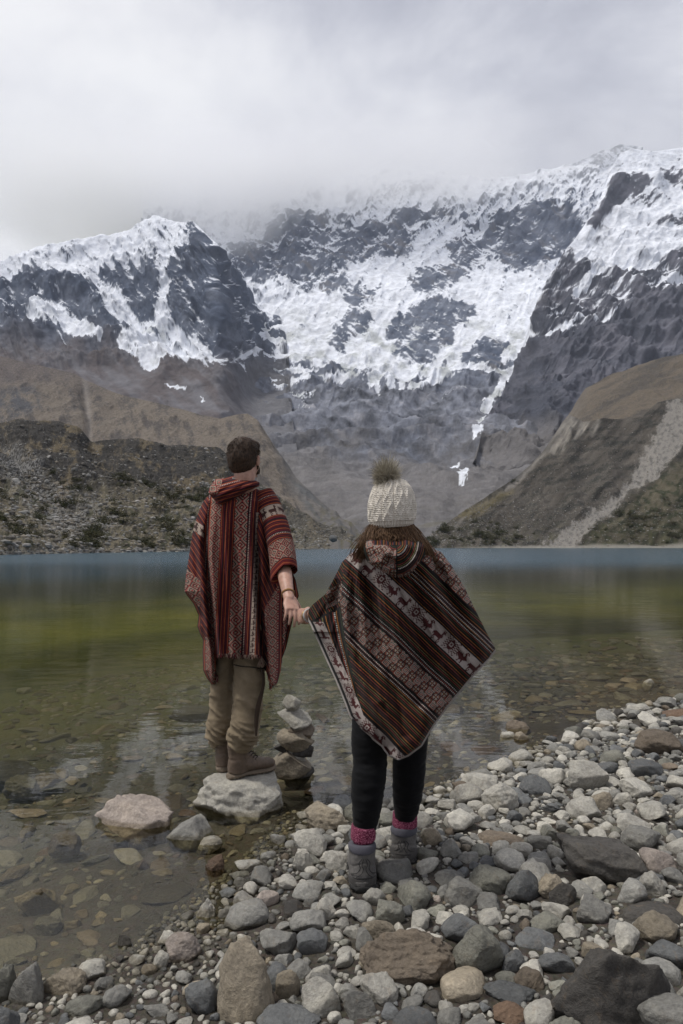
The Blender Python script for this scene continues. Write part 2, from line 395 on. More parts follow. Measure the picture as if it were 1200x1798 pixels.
def b_col(P, px, py, t, nn, d):
    wx, wy = warp(px, py, 8, 0.035, 12)
    fine = fbm(np.stack([px * 0.1, py * 0.13, px * 0], 1), 5, off=7)
    st = fbm(np.stack([(px * .7 + py * .7) * 0.05, (-px * .6 + py * .75) * 0.2, px * 0], 1), 5, off=15)
    b = np.full(px.shape, -0.95)
    for poly, v in B_ROCK:
        s = soft(wx, wy, poly, 10); b = np.maximum(b, -0.95 + (v + 0.95) * sstep(-1.0, 0.8, s))
    sp = fbm(np.stack([px * .2 + py * .15, py * .42 - px * .15, px * 0], 1), 4, gain=.75, off=51)
    fl = ridged(np.stack([(px + 10 * fbm(np.stack([px * .02, py * .02, px * 0], 1), 3) - (py - 450) * .6) * .04, py * .015, px * 0], 1), 5, off=43) - .45
    rock = b * .85 + 0.95 * st + 0.55 * fine + .7 * sp + 1.1 * fl + (1 - nn[:, 2] - 0.45) * 0.9
    line = ip(wx, [(-260, 560), (0, 580), (40, 560), (90, 560), (130, 585), (200, 596), (225, 620), (250, 638), (300, 632), (370, 628), (400, 640), (440, 635), (470, 620), (560, 640)])
    rock = rock + 1.8 * sstep(-0.8, 1.0, np.clip((wy - line) / 9, -1, 1)) + 1.5 * sstep(5, 28, wy - line)
    # streaks and patches of snow reaching lower
    wx2, wy2 = warp(px, py, 5, 0.1, 8)
    pat = np.full(px.shape, -1.0)
    for poly in ([(55, 530), (90, 533), (125, 560), (182, 588), (175, 596), (130, 575), (95, 556), (60, 545)], [(245, 628), (285, 632), (270, 642), (252, 640)], [(288, 672), (330, 678), (310, 682)], [(100, 575), (112, 590), (104, 585)], [(352, 690), (358, 700), (352, 698)], [(420, 645), (428, 655), (420, 655)]):
        pat = np.maximum(pat, soft(wx2, wy2, poly, 4))
    rock = np.where(pat > -0.9, rock - 4.6 * sstep(-.6, .5, pat), rock)
    k = sstep(-0.24, 0.26, rock)
    c1 = fbm(P * 0.02, 5, off=20)
    rk = mixc(np.tile(ROCK, (len(px), 1)), ROCK2, sstep(-.2, .8, c1) * .8)
    rk = mixc(rk, (0.17, 0.168, 0.178), sstep(630, 700, py) * .6)
    rk = mixc(rk, (0.15, 0.148, 0.155), sstep(600, 660, py) * sstep(400, 450, px) * .9)
    bare = sstep(470, 380, px) * sstep(560, 640, py + 20 * fbm(np.stack([px * .02, py * .02, px * 0], 1), 3) + 0.12 * (200 - px))
    bc = mixc(np.tile(np.array([0.115, 0.10, 0.10]), (len(px), 1)), (0.16, 0.155, 0.165), sstep(-.4, .5, fbm(np.stack([(px + py) * .012, (py - px) * .04, px * 0], 1), 5)))
    rk = rk * (1 - bare)[:, None] + bc * bare[:, None]
    sn = np.tile(SNOW, (len(px), 1)) * (1 - 0.08 * sstep(0, .8, fine))[:, None]
    ice = sstep(0.1, .7, fbm(np.stack([px * .04, py * .05, px * 0], 1), 5, off=33)) * sstep(530, 570, py)
    sn = mixc(sn, (0.55, 0.57, 0.57), ice * .7)
    return sn * (1 - k)[:, None] + rk * k[:, None]
sheet('mountain', -260, 522, 560, 270, btop, lambda x: x * 0 + 796, b_Df, b_disp, b_col, MAT_FAR, 500)

# --- right buttress under the ice cap
rtop = [(836, 800), (850, 745), (864, 718), (885, 690), (905, 650), (925, 600), (935, 560), (960, 490), (985, 452), (1005, 425), (1025, 400), (1045, 370), (1060, 335), (1075, 295), (1090, 268), (1110, 262), (1150, 266), (1200, 258), (1300, 262), (1420, 300)]
def r_Df(px, py, t):
    D = 880 + (1950 - 880) * np.clip((800 - py) / (800 - 260.0), 0, 1.1) ** 0.9
    k = sstep(960, 870, px)
    return D * (1 - k) + (np.interp(py, cD[:, 0], cD[:, 1]) - 20) * k + 14 * sstep(.10, 0, t)
def r_disp(P, px, py, t):
    r = ridged(P * np.array([1, .8, 1]) * 0.008, 7, off=6.1); r2 = fbm(strata(P, 0.55, 0.035), 5); f = fbm(P * 0.015, 5, off=5)
    ice = sstep(470, 420, py)
    d = (r - 0.4) * 40 * (1 - .5 * ice) + r2 * 8 * (1 - .5 * ice) + f * 6
    fl = ridged(np.stack([(px + 10 * fbm(np.stack([px * .02, py * .02, px * 0], 1), 3) + (py - 450) * .8) * .032, py * .015, px * 0], 1), 5, off=45) - .45
    d += 11 * fl * (1 - .6 * ice) * sstep(740, 660, py)
    d += 18 * np.exp(-(line_d(px, py, [(1030, 400), (1070, 330), (1100, 315), (1150, 320)]) / 16) ** 2)
    return d * sstep(0, 0.05, t) * (0.3 + .7 * sstep(1.0, 0.93, t)), 0.15
R_ROCK = [
 ([(1000, 430), (1030, 438), (1022, 458), (1045, 472), (1060, 482), (1100, 470), (1150, 462), (1200, 432), (1420, 420), (1420, 880), (780, 880), (835, 780), (925, 600), (940, 540), (970, 480)], .42),
 ([(1028, 402), (1058, 352), (1078, 318), (1110, 310), (1140, 318), (1142, 330), (1100, 345), (1066, 378), (1044, 405)], .85),
 ([(1148, 302), (1180, 296), (1215, 300), (1212, 322), (1170, 318)], .6), ([(1140, 388), (1200, 375), (1260, 380), (1200, 396)], .3),
 ([(1085, 345), (1150, 338), (1190, 345), (1150, 352)], .2),
]
def r_col(P, px, py, t, nn, d):
    wx, wy = warp(px, py, 8, 0.035, 22)
    fine = fbm(np.stack([px * 0.09, py * 0.12, px * 0], 1), 5, off=17)
    st = fbm(np.stack([(px * .8 - py * .45) * 0.035, (px * .45 + py * .85) * 0.16, px * 0], 1), 5, off=25)
    b = np.full(px.shape, -0.95)
    for poly, v in R_ROCK:
        s = soft(wx, wy, poly, 8); b = np.maximum(b, -0.95 + (v + 0.95) * sstep(-1.0, 0.8, s))
    sp = fbm(np.stack([px * .2 - py * .05, py * .45 + px * .15, px * 0], 1), 4, gain=.75, off=51)
    fl = ridged(np.stack([(px + 10 * fbm(np.stack([px * .02, py * .02, px * 0], 1), 3) + (py - 450) * .8) * .032, py * .015, px * 0], 1), 5, off=45) - .45
    rock = b * .85 + 1.0 * st + 0.5 * fine + 0.6 * sp + .8 * fl + (1 - nn[:, 2] - 0.45) * 0.8
    line = ip(wx, [(840, 590), (930, 592), (1000, 585), (1060, 570), (1120, 520), (1200, 510), (1420, 500)])
    rock = rock + 1.6 * sstep(-1, 1.0, np.clip((wy - line) / 14, -1, 1))
    pat = np.full(px.shape, -1.0); wx2, wy2 = warp(px, py, 5, 0.1, 8)
    for poly in ([(1040, 474), (1050, 478), (1035, 500), (1005, 512), (1010, 505)], [(1038, 570), (1060, 560), (1084, 552), (1070, 562), (1044, 574)], [(940, 588), (975, 580), (1000, 572), (1005, 578), (960, 592)], [(1160, 490), (1210, 482), (1210, 488), (1165, 496)], [(1010, 425), (1032, 436), (1022, 455), (1008, 452)]):
        pat = np.maximum(pat, soft(wx2, wy2, poly, 4))
    rock = np.where(pat > -0.9, rock - 4.6 * sstep(-.6, .5, pat), rock)
    k = sstep(-0.24, 0.26, rock)
    c1 = fbm(P * 0.012, 6, off=20); c2 = fbm(np.stack([(px + py * .2) * 0.012, (py - px * .2) * 0.04, px * 0], 1), 5)
    rk = mixc(np.tile(np.array([0.075, 0.08, 0.10]), (len(px), 1)), (0.14, 0.14, 0.165), sstep(-.4, .6, c1))
    rk = mixc(rk, (0.19, 0.185, 0.20), sstep(0.2, .8, c2) * .4)
    rk = mixc(rk, (0.155, 0.147, 0.145), sstep(725, 765, py + 14 * c2) * sstep(1010, 960, px))
    sn = np.tile(SNOW, (len(px), 1)) * (1 - 0.12 * sstep(-.2, .8, fbm(np.stack([px * .04, py * .07, px * 0], 1), 5, off=3)))[:, None]
    return sn * (1 - k)[:, None] + rk * k[:, None]
sheet('mountain', 836, 1420, 430, 400, rtop, lambda x: x * 0 + 828, r_Df, r_disp, r_col, MAT_FAR, 500)

# --- brown hill on the left
etop = [(-260, 600), (-100, 615), (0, 625), (60, 640), (130, 655), (170, 675), (205, 690), (300, 714), (350, 728), (385, 736), (415, 728), (435, 726), (452, 738), (478, 778), (520, 838), (560, 878), (600, 912), (640, 945), (665, 958)]
def e_Df(px, py, t):
    tp = ip(px, [(-260, 760), (200, 700), (430, 560), (560, 430), (665, 340)])
    return 250 + (tp - 250) * t ** 0.9
def e_disp(P, px, py, t):
    d = (ridged(P * np.array([1, .5, .5]) * 0.008, 5, off=2) - 0.4) * 7 + fbm(P * 0.03, 5) * 1.6 + (ridged(P * np.array([.05, .012, .012]), 4, off=12) - .4) * 3 + fbm(P * .2, 3) * .4
    d -= 5 * np.exp(-(line_d(px, py, [(150, 650), (152, 700), (160, 745), (158, 800)]) / 10) ** 2)
    return d * sstep(0, .05, t) * (0.2 + .8 * sstep(1.0, 0.9, t)), 0.2
def e_col(P, px, py, t, nn, d):
    q = np.stack([px, py, px * 0], 1)
    a = fbm(q * np.array([.03, .05, 1]), 6) + .6 * fbm(q * .3, 4, gain=.8) + .6 * fbm(np.stack([(px - py * .25) * .09, py * .015, px * 0], 1), 4, off=77); b = fbm(q * .008, 4, off=3)
    c = mixc(np.tile(np.array([0.155, 0.132, 0.108]), (len(px), 1)), (0.085, 0.076, 0.07), sstep(-.2, .6, a))
    up = sstep(700, 640, py + 20 * b); c = mixc(c, (0.105, 0.09, 0.088), up * .7)
    dk = sstep(-1, 1, soft(px, py, [(0, 690), (60, 680), (80, 715), (40, 740), (0, 745), (-100, 740)], 12)); c = mixc(c, (0.075, 0.075, 0.08), dk * sstep(-.5, .3, a))
    c = c * (1 + .45 * fbm(q * .5, 3, gain=.85, off=44))[:, None]
    gl = np.exp(-(line_d(px, py, [(148, 660), (156, 700), (158, 760)]) / 5) ** 2); c = mixc(c, (0.24, 0.22, 0.20), gl * .6)
    rt = sstep(0, 25, px - ip(py, [(720, 440), (760, 462), (800, 470), (860, 500), (960, 560)]))
    rub = fbm(np.stack([(px - py * .9) * .06, (px + py) * .012, px * 0], 1), 6, off=9)
    c2 = mixc(np.tile(np.array([0.14, 0.13, 0.12]), (len(px), 1)), (0.10, 0.10, 0.10), sstep(-.2, .5, rub))
    gr = sstep(870, 930, py); c2 = mixc(c2, (0.10, 0.09, 0.055), gr * sstep(-.1, .5, fbm(q * .1, 4)) * .8)
    return c * (1 - rt)[:, None] + c2 * rt[:, None]
sheet('hill', -260, 665, 560, 260, etop, lambda x: x * 0 + 966, e_Df, e_disp, e_col, MAT_MID, 150)

# --- brown hill on the right
f2top = [(960, 790), (985, 745), (1008, 712), (1031, 680), (1060, 664), (1085, 654), (1146, 632), (1200, 620), (1300, 600), (1450, 590)]
def f2_col(P, px, py, t, nn, d):
    a = fbm(np.stack([(px + py * 1.0) * .012, (py + px * .45) * .07, px * 0], 1), 6) + .4 * fbm(np.stack([px * .35, py * .35, px * 0], 1), 3, gain=.8)
    c = mixc(np.tile(np.array([0.125, 0.103, 0.078]), (len(px), 1)), (0.07, 0.062, 0.053), sstep(-.3, .5, a))
    return mixc(c, (0.18, 0.16, 0.135), sstep(40, 0, px - 985 - (760 - py) * .3) * .6)
sheet('hill', 960, 1450, 300, 150, f2top, lambda x: x * 0 + 820, lambda px, py, t: 520 + 420 * t,
      lambda P, px, py, t: ((ridged(P * np.array([.02, .008, .01]), 5, off=2) - .4) * 6 * sstep(0, .1, t) * (0.2 + .8 * sstep(1, .9, t)) + fbm(P * .05, 4) * 2.0, 0.2), f2_col, MAT_MID, 150)

# --- moraine slope on the right with the scree track
f1top = [(742, 955), (751, 944), (782, 921), (800, 908), (860, 868), (900, 842), (932, 816), (952, 795), (970, 770), (988, 742), (1000, 728), (1012, 733), (1025, 740), (1045, 737), (1060, 733), (1095, 737), (1128, 732), (1140, 718), (1155, 706), (1175, 702), (1200, 698), (1300, 690), (1450, 680)]
SCREE = [(1176, 700), (1230, 697), (1215, 760), (1186, 800), (1150, 838), (1108, 858), (1080, 893), (1050, 915), (1018, 948), (1000, 964), (945, 964), (985, 935), (1030, 902), (1085, 868), (1110, 835), (1128, 795), (1150, 765), (1162, 735)]
def f1_Df(px, py, t):
    return 322 + (ip(px, [(742, 330), (860, 400), (1000, 540), (1200, 540), (1450, 520)]) - 322) * t ** .9
def f1_disp(P, px, py, t):
    q = fbm(P * .04, 5) * 1.8 + fbm(P * .15, 4) * .8 + (ridged(P * np.array([.03, .01, .01]), 4, off=5) - .4) * 3.5 + fbm(P * .6, 3) * .25
    s = sstep(-1, 1, soft(px, py, SCREE, 8)); q = q * (1 - .75 * s) - 1.2 * s
    return q * sstep(0, .06, t) * (.25 + .75 * sstep(1, .93, t)), .2
def f1_col(P, px, py, t, nn, d):
    n = len(px); q = np.stack([px, py, px * 0], 1)
    a = fbm(np.stack([(px + py) * .03, (px - py) * .012 + py * .1, px * 0], 1), 6) + .7 * fbm(q * .4, 3, gain=.8, off=31)
    c = mixc(np.tile(np.array([0.078, 0.069, 0.058]), (n, 1)), (0.036, 0.035, 0.03), sstep(-.2, .5, a))
    rub = fbm(q * .25, 4, off=3); c = mixc(c, (0.2, 0.19, 0.17), sstep(.35, .8, rub) * .6 * sstep(760, 900, py))
    olive = sstep(-1, 1, soft(*warp(px, py, 18, .02), [(1000, 965), (1060, 915), (1110, 870), (1160, 840), (1210, 800), (1450, 740), (1450, 965)], 14))
    oc = mixc(np.tile(np.array([0.074, 0.065, 0.045]), (n, 1)), (0.03, 0.032, 0.018), sstep(-.25, .35, fbm(q * np.array([.07, .1, 1]), 5)))
    c = c * (1 - olive)[:, None] + oc * olive[:, None]
    lo = sstep(900, 955, py) * sstep(-.2, .4, fbm(q * .08, 4, off=8)); c = mixc(c, (0.05, 0.05, 0.025), lo * .6)
    # pale eroded edge along the ridge
    L1 = [(997, 730), (980, 765), (945, 805), (900, 850), (850, 885), (800, 925)]
    e1 = np.exp(-(line_d(px + 3 * rub, py, L1) / ip(py, [(730, 14), (800, 7), (900, 3)])) ** 2); c = mixc(c, (0.20, 0.185, 0.165), e1 * .7)
    e2 = sstep(-1, 1, soft(*warp(px, py, 5, .08), [(1000, 732), (1045, 742), (1030, 765), (990, 790), (965, 800), (985, 765)], 8)); c = mixc(c, (0.24, 0.22, 0.19), e2 * sstep(-.5, .3, fbm(np.stack([(px + py * .6) * .09, py * .02, px * 0], 1), 4)) * .85)
    e3 = np.exp(-(line_d(px, py, [(1052, 738), (1045, 755), (1040, 765)]) / 3.5) ** 2); c = mixc(c, (0.25, 0.23, 0.2), e3 * .8)
    og = sstep(-1, 1, soft(px, py, [(800, 910), (880, 862), (900, 862), (860, 890), (820, 915)], 8)); c = mixc(c, (0.17, 0.14, 0.07), og * .7)
    s = sstep(-.6, .6, soft(*warp(px, py, 11, .07, 3), SCREE, 6) + .8 * fbm(q * .3, 3, off=19))
    gl_ = fbm(np.stack([(px + (py - 700) * 1.0) * .06, (py - px) * .008, px * 0], 1), 5, off=33); c = c * (1 + .75 * gl_)[:, None]
    sc = mixc(np.tile(np.array([0.215, 0.20, 0.178]), (n, 1)), (0.125, 0.118, 0.108), sstep(-.2, .6, fbm(q * .15, 5, off=2)))
    c = c * (1 - s)[:, None] + sc * s[:, None]
    sh = sstep(.035, .012, t) * sstep(760, 900, px); return mixc(c, (0.27, 0.255, 0.22), sh * .7)
sheet('moraine', 742, 1450, 640, 300, f1top, lambda x: x * 0 + 962.4, f1_Df, f1_disp, f1_col, MAT_NEAR, 60)

# --- dark rubble moraine on the left shore
gtop = [(-260, 735), (-80, 741), (0, 743), (40, 739), (100, 741), (135, 747), (150, 759), (163, 771), (200, 769), (240, 770), (262, 778), (300, 784), (322, 781), (350, 783), (385, 786), (402, 800), (440, 835), (470, 860), (500, 882), (540, 905), (580, 925), (620, 944), (660, 957)]
def g_shore(px): return ip(px, [(-260, 70), (0, 97), (180, 125), (340, 150), (520, 212), (580, 245), (660, 320)])
def g_Df(px, py, t):
    s = g_shore(px); tp = ip(px, [(-260, 190), (0, 205), (250, 240), (400, 260), (660, 335)])
    return s + (tp - s) * t ** 1.15
def g_disp(P, px, py, t):
    q = (ridged(P * np.array([.022, .018, .018]), 4, off=1) - .4) * 3.5 + fbm(P * .08, 4) * 1.6 + fbm(P * .4, 4) * .55 + fbm(P * 1.3, 3) * .22
    q -= 2.5 * np.exp(-(line_d(px, py, [(0, 775), (60, 840), (130, 870), (170, 900)]) / 14) ** 2)
    return q * sstep(0, .06, t) * (.4 + .6 * sstep(1, .95, t)), .2
def g_col(P, px, py, t, nn, d):
    n = len(px); q = np.stack([px, py, px * 0], 1)
    f = fbm(q * .12, 5); f2 = fbm(q * .03, 5, off=5); sp = fbm(q * .55, 3, gain=.8, off=11)
    c = mixc(np.tile(np.array([0.155, 0.135, 0.095]), (n, 1)), (0.070, 0.064, 0.052), sstep(-.25, .5, f + .3 * f2))
    crest = sstep(.45, .62, t + .16 * f2 + .03 * f)
    cc = mixc(np.tile(np.array([0.048, 0.045, 0.041]), (n, 1)), (0.12, 0.098, 0.066), sstep(.0, .6, f2 * 1.2 + .5 * f))
    cc = mixc(cc, (0.16, 0.15, 0.13), sstep(.35, .9, sp + .3 * f) * .6)
    c = c * (1 - crest)[:, None] + cc * crest[:, None]
    rub = sstep(-1, 1, soft(*warp(px, py, 22, .02), [(0, 770), (60, 810), (110, 850), (180, 880), (200, 920), (150, 960), (90, 930), (60, 880), (0, 810)], 22))
    c = mixc(c, (0.23, 0.225, 0.215), rub * sstep(-.15, .25, sp) * .85)
    c = mixc(c, (0.30, 0.29, 0.27), sstep(.45, .75, sp) * (1 - crest) * .6)
    right = sstep(360, 460, px); c = mixc(c, (0.17, 0.155, 0.125), right * .4)
    c = c * (1 + .55 * sp + .25 * f)[:, None]
    veg = sstep(.15, .4, fbm(q * np.array([.05, .06, 1]), 5, off=21)) * (1 - crest); c = mixc(c, (0.04, 0.043, 0.025), veg * .7)
    sh = sstep(.03, .01, t + .01 * f); return mixc(c, (0.32, 0.30, 0.25), sh * .8)
gm = sheet('moraine', -260, 660, 900, 330, gtop, lambda x: 957.4 + 1704 / g_shore(x), g_Df, g_disp, g_col, MAT_NEAR, 60)
# ------------------------------------------------------------------ cloud bank hiding the summits
def cloud():
    lo = np.array([-1250., 1800., 640.]); hi = np.array([1500., 2700., 1340.])
    bm = bmesh.new(); bmesh.ops.create_cube(bm, size=1.0)
    me = bpy.data.meshes.new('cloud'); bm.to_mesh(me); bm.free()
    o = bpy.data.objects.new('cloud', me); COL.objects.link(o)
    o.location = (lo + hi) / 2; o.scale = hi - lo
    m = NT('cloud_vapour')
    ge = m.n('ShaderNodeNewGeometry'); P = ge.outputs['Position']
    s = m.n('ShaderNodeSeparateXYZ'); m.l(P, s.inputs[0])
    a = m.noise(P, .0028, 5, .6, .0)
    # base height of the deck: lower in the middle over the wall, lifting to the right
    fx = m.n('ShaderNodeMapRange'); m.l(s.outputs['X'], fx.inputs['Value'])
    fx.inputs['From Min'].default_value = -1000; fx.inputs['From Max'].default_value = 1000
    bx = m.ramp(fx.outputs[0], [(0, (0.75,) * 3), (.2, (.85,) * 3), (.33, (1.0,) * 3), (.5, (.62,) * 3), (.65, (.42,) * 3), (.85, (0,) * 3)], 'EASE')
    z = m.math('MULTIPLY_ADD', bx.outputs[0], 300, s.outputs['Z'])
    z = m.math('MULTIPLY_ADD', a.outputs['Fac'], 420, z)
    d = m.n('ShaderNodeMapRange', interpolation_type='SMOOTHSTEP'); m.l(z, d.inputs['Value']); d.inputs['From Min'].default_value = 1325; d.inputs['From Max'].default_value = 1530
    # dissolve towards every face of the domain
    f = d.outputs[0]
    for ax_, l0, l1 in (('X', lo[0], lo[0] + 520), ('X', hi[0], hi[0] - 700), ('Y', lo[1], lo[1] + 260), ('Y', hi[1], hi[1] - 500), ('Z', hi[2], hi[2] - 300)):
        r = m.n('ShaderNodeMapRange', interpolation_type='SMOOTHSTEP'); m.l(s.outputs[ax_], r.inputs['Value'])
        r.inputs['From Min'].default_value = l0; r.inputs['From Max'].default_value = l1; f = m.math('MULTIPLY', f, r.outputs[0])
    v = m.n('ShaderNodeVolumePrincipled'); v.inputs['Color'].default_value = (1, 1, 1, 1); v.inputs['Anisotropy'].default_value = 0.0
    m.l(m.math('MULTIPLY', f, .012), v.inputs['Density'])
    m.l(v.outputs[0], m.out.inputs['Volume'])
    me.materials.append(m.m); tag(o, kind='stuff', label='grey cloud bank wrapping the summits')
cloud()
C.cycles.volume_step_rate = 1.0
C.cycles.volume_max_steps = 64
# ------------------------------------------------------------------ shore, lake bed, water
SHORE = [(-60, -6), (-9, 0.6), (-3.2, 1.65), (-1.5, 1.98), (-1.0, 2.10), (-0.68, 2.32), (-.55, 2.65), (-.40, 2.92), (-.30, 3.26), (-.20, 3.58), (.05, 3.68), (.31, 3.76), (.66, 3.96), (.98, 4.36), (1.29, 4.60), (1.7, 5.12), (2.33, 5.82), (3.0, 6.15), (6, 7.8), (20, 13), (70, 34), (70, -60), (-60, -60)]
def gh(X, Y):
    X = np.asarray(X, float); Y = np.asarray(Y, float)
    sd = poly_sd(X, Y, SHORE)
    q = np.stack([X, Y, X * 0], 1)
    wob = fbm(q * 1.6, 4)
    land = np.where(sd < 0.6, sd * 0.075, 0.045 + (sd - 0.6) * 0.10); land = np.minimum(land, 1.5)
    d = -sd
    water = -(0.13 * np.clip(d, 0, 1.2) + 0.075 * np.clip(d - 1.2, 0, 6) + 0.16 * np.clip(d - 7.2, 0, 60)); water = np.maximum(water, -9)
    h = np.where(sd > 0, land, water)
    return h + 0.022 * wob * np.clip(1.2 - 0.0 * d, 0, 1) + 0.006 * fbm(q * 9, 3)
def gh1(x, y): return float(gh(np.array([x]), np.array([y]))[0])

def ax(lo, hi, fine, n1, lo_f, hi_f):
    c = np.linspace(lo_f, hi_f, n1)
    a = hi_f + (np.geomspace(1, 1 + hi - hi_f, 40) - 1)[1:]
    b = lo_f - (np.geomspace(1, 1 + lo_f - lo, 40) - 1)[1:][::-1]
    return np.concatenate([b, c, a])
gx = ax(-3500, 3500, 0, 420, -5.0, 6.5); gy = ax(-400, 4500, 0, 460, 1.2, 13.5)
GX, GY = np.meshgrid(gx, gy); GXf, GYf = GX.ravel(), GY.ravel()
H = gh(GXf, GYf)
far = np.abs(GYf) > 1500; H = np.where(far, -20, H)
q = np.stack([GXf, GYf, GXf * 0], 1)
near = (np.abs(GXf) < 10) & (GYf < 20)
det = np.zeros(len(H)); det[near] = 0.006 * fbm(q[near] * 30, 3)
V = np.stack([GXf, GYf, H + det], 1)
m = NT('gravel_and_silt')
tc = m.n('ShaderNodeTexCoord'); O = tc.outputs['Object']
na = m.noise(O, 1.6, 6, .6); nb = m.noise(O, 26, 6, .7); vo = m.n('ShaderNodeTexVoronoi', Scale=70.0); m.l(O, vo.inputs['Vector'])
vo2 = m.n('ShaderNodeTexVoronoi', Scale=24.0); m.l(O, vo2.inputs['Vector'])
c0 = m.ramp(na.outputs['Fac'], [(.3, (.030, .025, .019)), (.5, (.052, .044, .034)), (.7, (.085, .074, .058))]).outputs[0]
c1 = m.mix(c0, m.ramp(nb.outputs['Fac'], [(.3, (.5,) * 3), (.7, (1.4,) * 3)]).outputs[0], .9, 'MULTIPLY')
c2 = m.mix(c1, vo.outputs['Color'], .10, 'OVERLAY')
sep = m.n('ShaderNodeSeparateXYZ'); m.l(O, sep.inputs[0])
dep = m.n('ShaderNodeMapRange'); m.l(sep.outputs['Z'], dep.inputs['Value']); dep.inputs['From Min'].default_value = -0.12; dep.inputs['From Max'].default_value = -0.7
alg = m.ramp(m.noise(O, .55, 5, .6, .5).outputs['Fac'], [(.33, (.035, .05, .012)), (.5, (.10, .115, .022)), (.68, (.15, .14, .05))]).outputs[0]
c3 = m.mix(c2, alg, dep.outputs[0])
hh = m.math('ADD', m.math('MULTIPLY', vo.outputs['Distance'], .5), m.math('MULTIPLY', nb.outputs['Fac'], 1.0)); hh = m.math('ADD', hh, m.math('MULTIPLY', vo2.outputs['Distance'], .8))
m.bsdf(c3, .75, m.bump(hh, .8, .012), .35)
g = mesh_np('ground', V, grid_faces(len(gy), len(gx)), m.m); tag(g, kind='structure')

# water surface
wx_ = ax(-1500, 1500, 0, 260, -8.0, 9.0); wy_ = ax(-30, 900, 0, 260, 0.5, 22.0)
WX, WY = np.meshgrid(wx_, wy_); a, b = WX.ravel(), WY.ravel()
dw = np.clip(-gh(a, b), 0, 9)
WV = np.stack([a, b, a * 0], 1)
m = NT('lake_water')
tc = m.n('ShaderNodeTexCoord'); O = tc.outputs['Object']
at = m.n('ShaderNodeAttribute', attribute_name='Col'); sc = m.n('ShaderNodeSeparateColor'); m.l(at.outputs['Color'], sc.inputs[0])
depth = sc.outputs[0]                      # true depth / 9
sep = m.n('ShaderNodeSeparateXYZ'); m.l(O, sep.inputs[0])
patch = m.noise(O, .22, 4, .55, .6)
turb = m.ramp(depth, [(.0, (0,) * 3), (.02, (.03,) * 3), (.045, (.26,) * 3), (.08, (.68,) * 3), (.3, (.93,) * 3), (.8, (.97,) * 3)]).outputs[0]
green = m.ramp(patch.outputs['Fac'], [(.3, (.052, .062, .009)), (.5, (.110, .118, .013)), (.66, (.175, .170, .018))]).outputs[0]
body = m.mix(green, (.022, .034, .016), m.ramp(depth, [(.10, (0,) * 3), (.26, (1,) * 3)]).outputs[0])
body = m.mix(body, (.030, .095, .140), m.ramp(depth, [(.32, (0,) * 3), (.52, (1,) * 3)]).outputs[0])
dif = m.n('ShaderNodeBsdfDiffuse'); m.l(body, dif.inputs['Color'])
tr = m.n('ShaderNodeBsdfTransparent'); tr.inputs['Color'].default_value = (.93, .91, .78, 1)
ms = m.n('ShaderNodeMixShader'); m.l(turb, ms.inputs[0]); m.l(tr.outputs[0], ms.inputs[1]); m.l(dif.outputs[0], ms.inputs[2])
# ripples: glassy near the shore, wind-ruffled far out
mpp = m.n('ShaderNodeMapping'); mpp.inputs['Scale'].default_value = (.6, 1.4, 1); m.l(O, mpp.inputs[0])
r1 = m.noise(mpp.outputs[0], 2.2, 4, .55, .8); r2 = m.noise(mpp.outputs[0], .7, 5, .6); 
wind = m.n('ShaderNodeMapRange'); m.l(sep.outputs['Y'], wind.inputs['Value']); wind.inputs['From Min'].default_value = 36; wind.inputs['From Max'].default_value = 60
near_b = m.n('ShaderNodeMapRange'); m.l(sep.outputs['Y'], near_b.inputs['Value']); near_b.inputs['From Min'].default_value = 3; near_b.inputs['From Max'].default_value = 14
wm = m.math('MULTIPLY_ADD', wind.outputs[0], .9, .02); wm = m.math('MULTIPLY_ADD', near_b.outputs[0], .10, wm)
bp = m.n('ShaderNodeBump', Distance=.05); m.l(wm, bp.inputs['Strength']); m.l(r1.outputs['Fac'], bp.inputs['Height'])
bp2 = m.n('ShaderNodeBump', Distance=.10); m.l(m.math('MULTIPLY', wm, 1.0), bp2.inputs['Strength']); m.l(r2.outputs['Fac'], bp2.inputs['Height']); m.l(bp.outputs[0], bp2.inputs['Normal'])
gl = m.n('ShaderNodeBsdfGlossy', Roughness=.03); m.l(bp2.outputs[0], gl.inputs['Normal'])
rr = m.n('ShaderNodeMapRange'); m.l(sep.outputs['Y'], rr.inputs['Value']); rr.inputs['From Min'].default_value = 6; rr.inputs['From Max'].default_value = 60; rr.inputs['To Min'].default_value = .02; rr.inputs['To Max'].default_value = .16
m.l(rr.outputs[0], gl.inputs['Roughness'])
fr = m.n('ShaderNodeFresnel', IOR=1.333); m.l(bp2.outputs[0], fr.inputs['Normal'])
m2 = m.n('ShaderNodeMixShader'); m.l(fr.outputs[0], m2.inputs[0]); m.l(ms.outputs[0], m2.inputs[1]); m.l(gl.outputs[0], m2.inputs[2])
m.l(m2.outputs[0], m.out.inputs['Surface'])
wcol = np.zeros((len(a), 3)); wcol[:, 0] = dw / 9
wo = mesh_np('water', WV, grid_faces(len(wy_), len(wx_)), m.m, wcol); tag(wo, kind='structure')

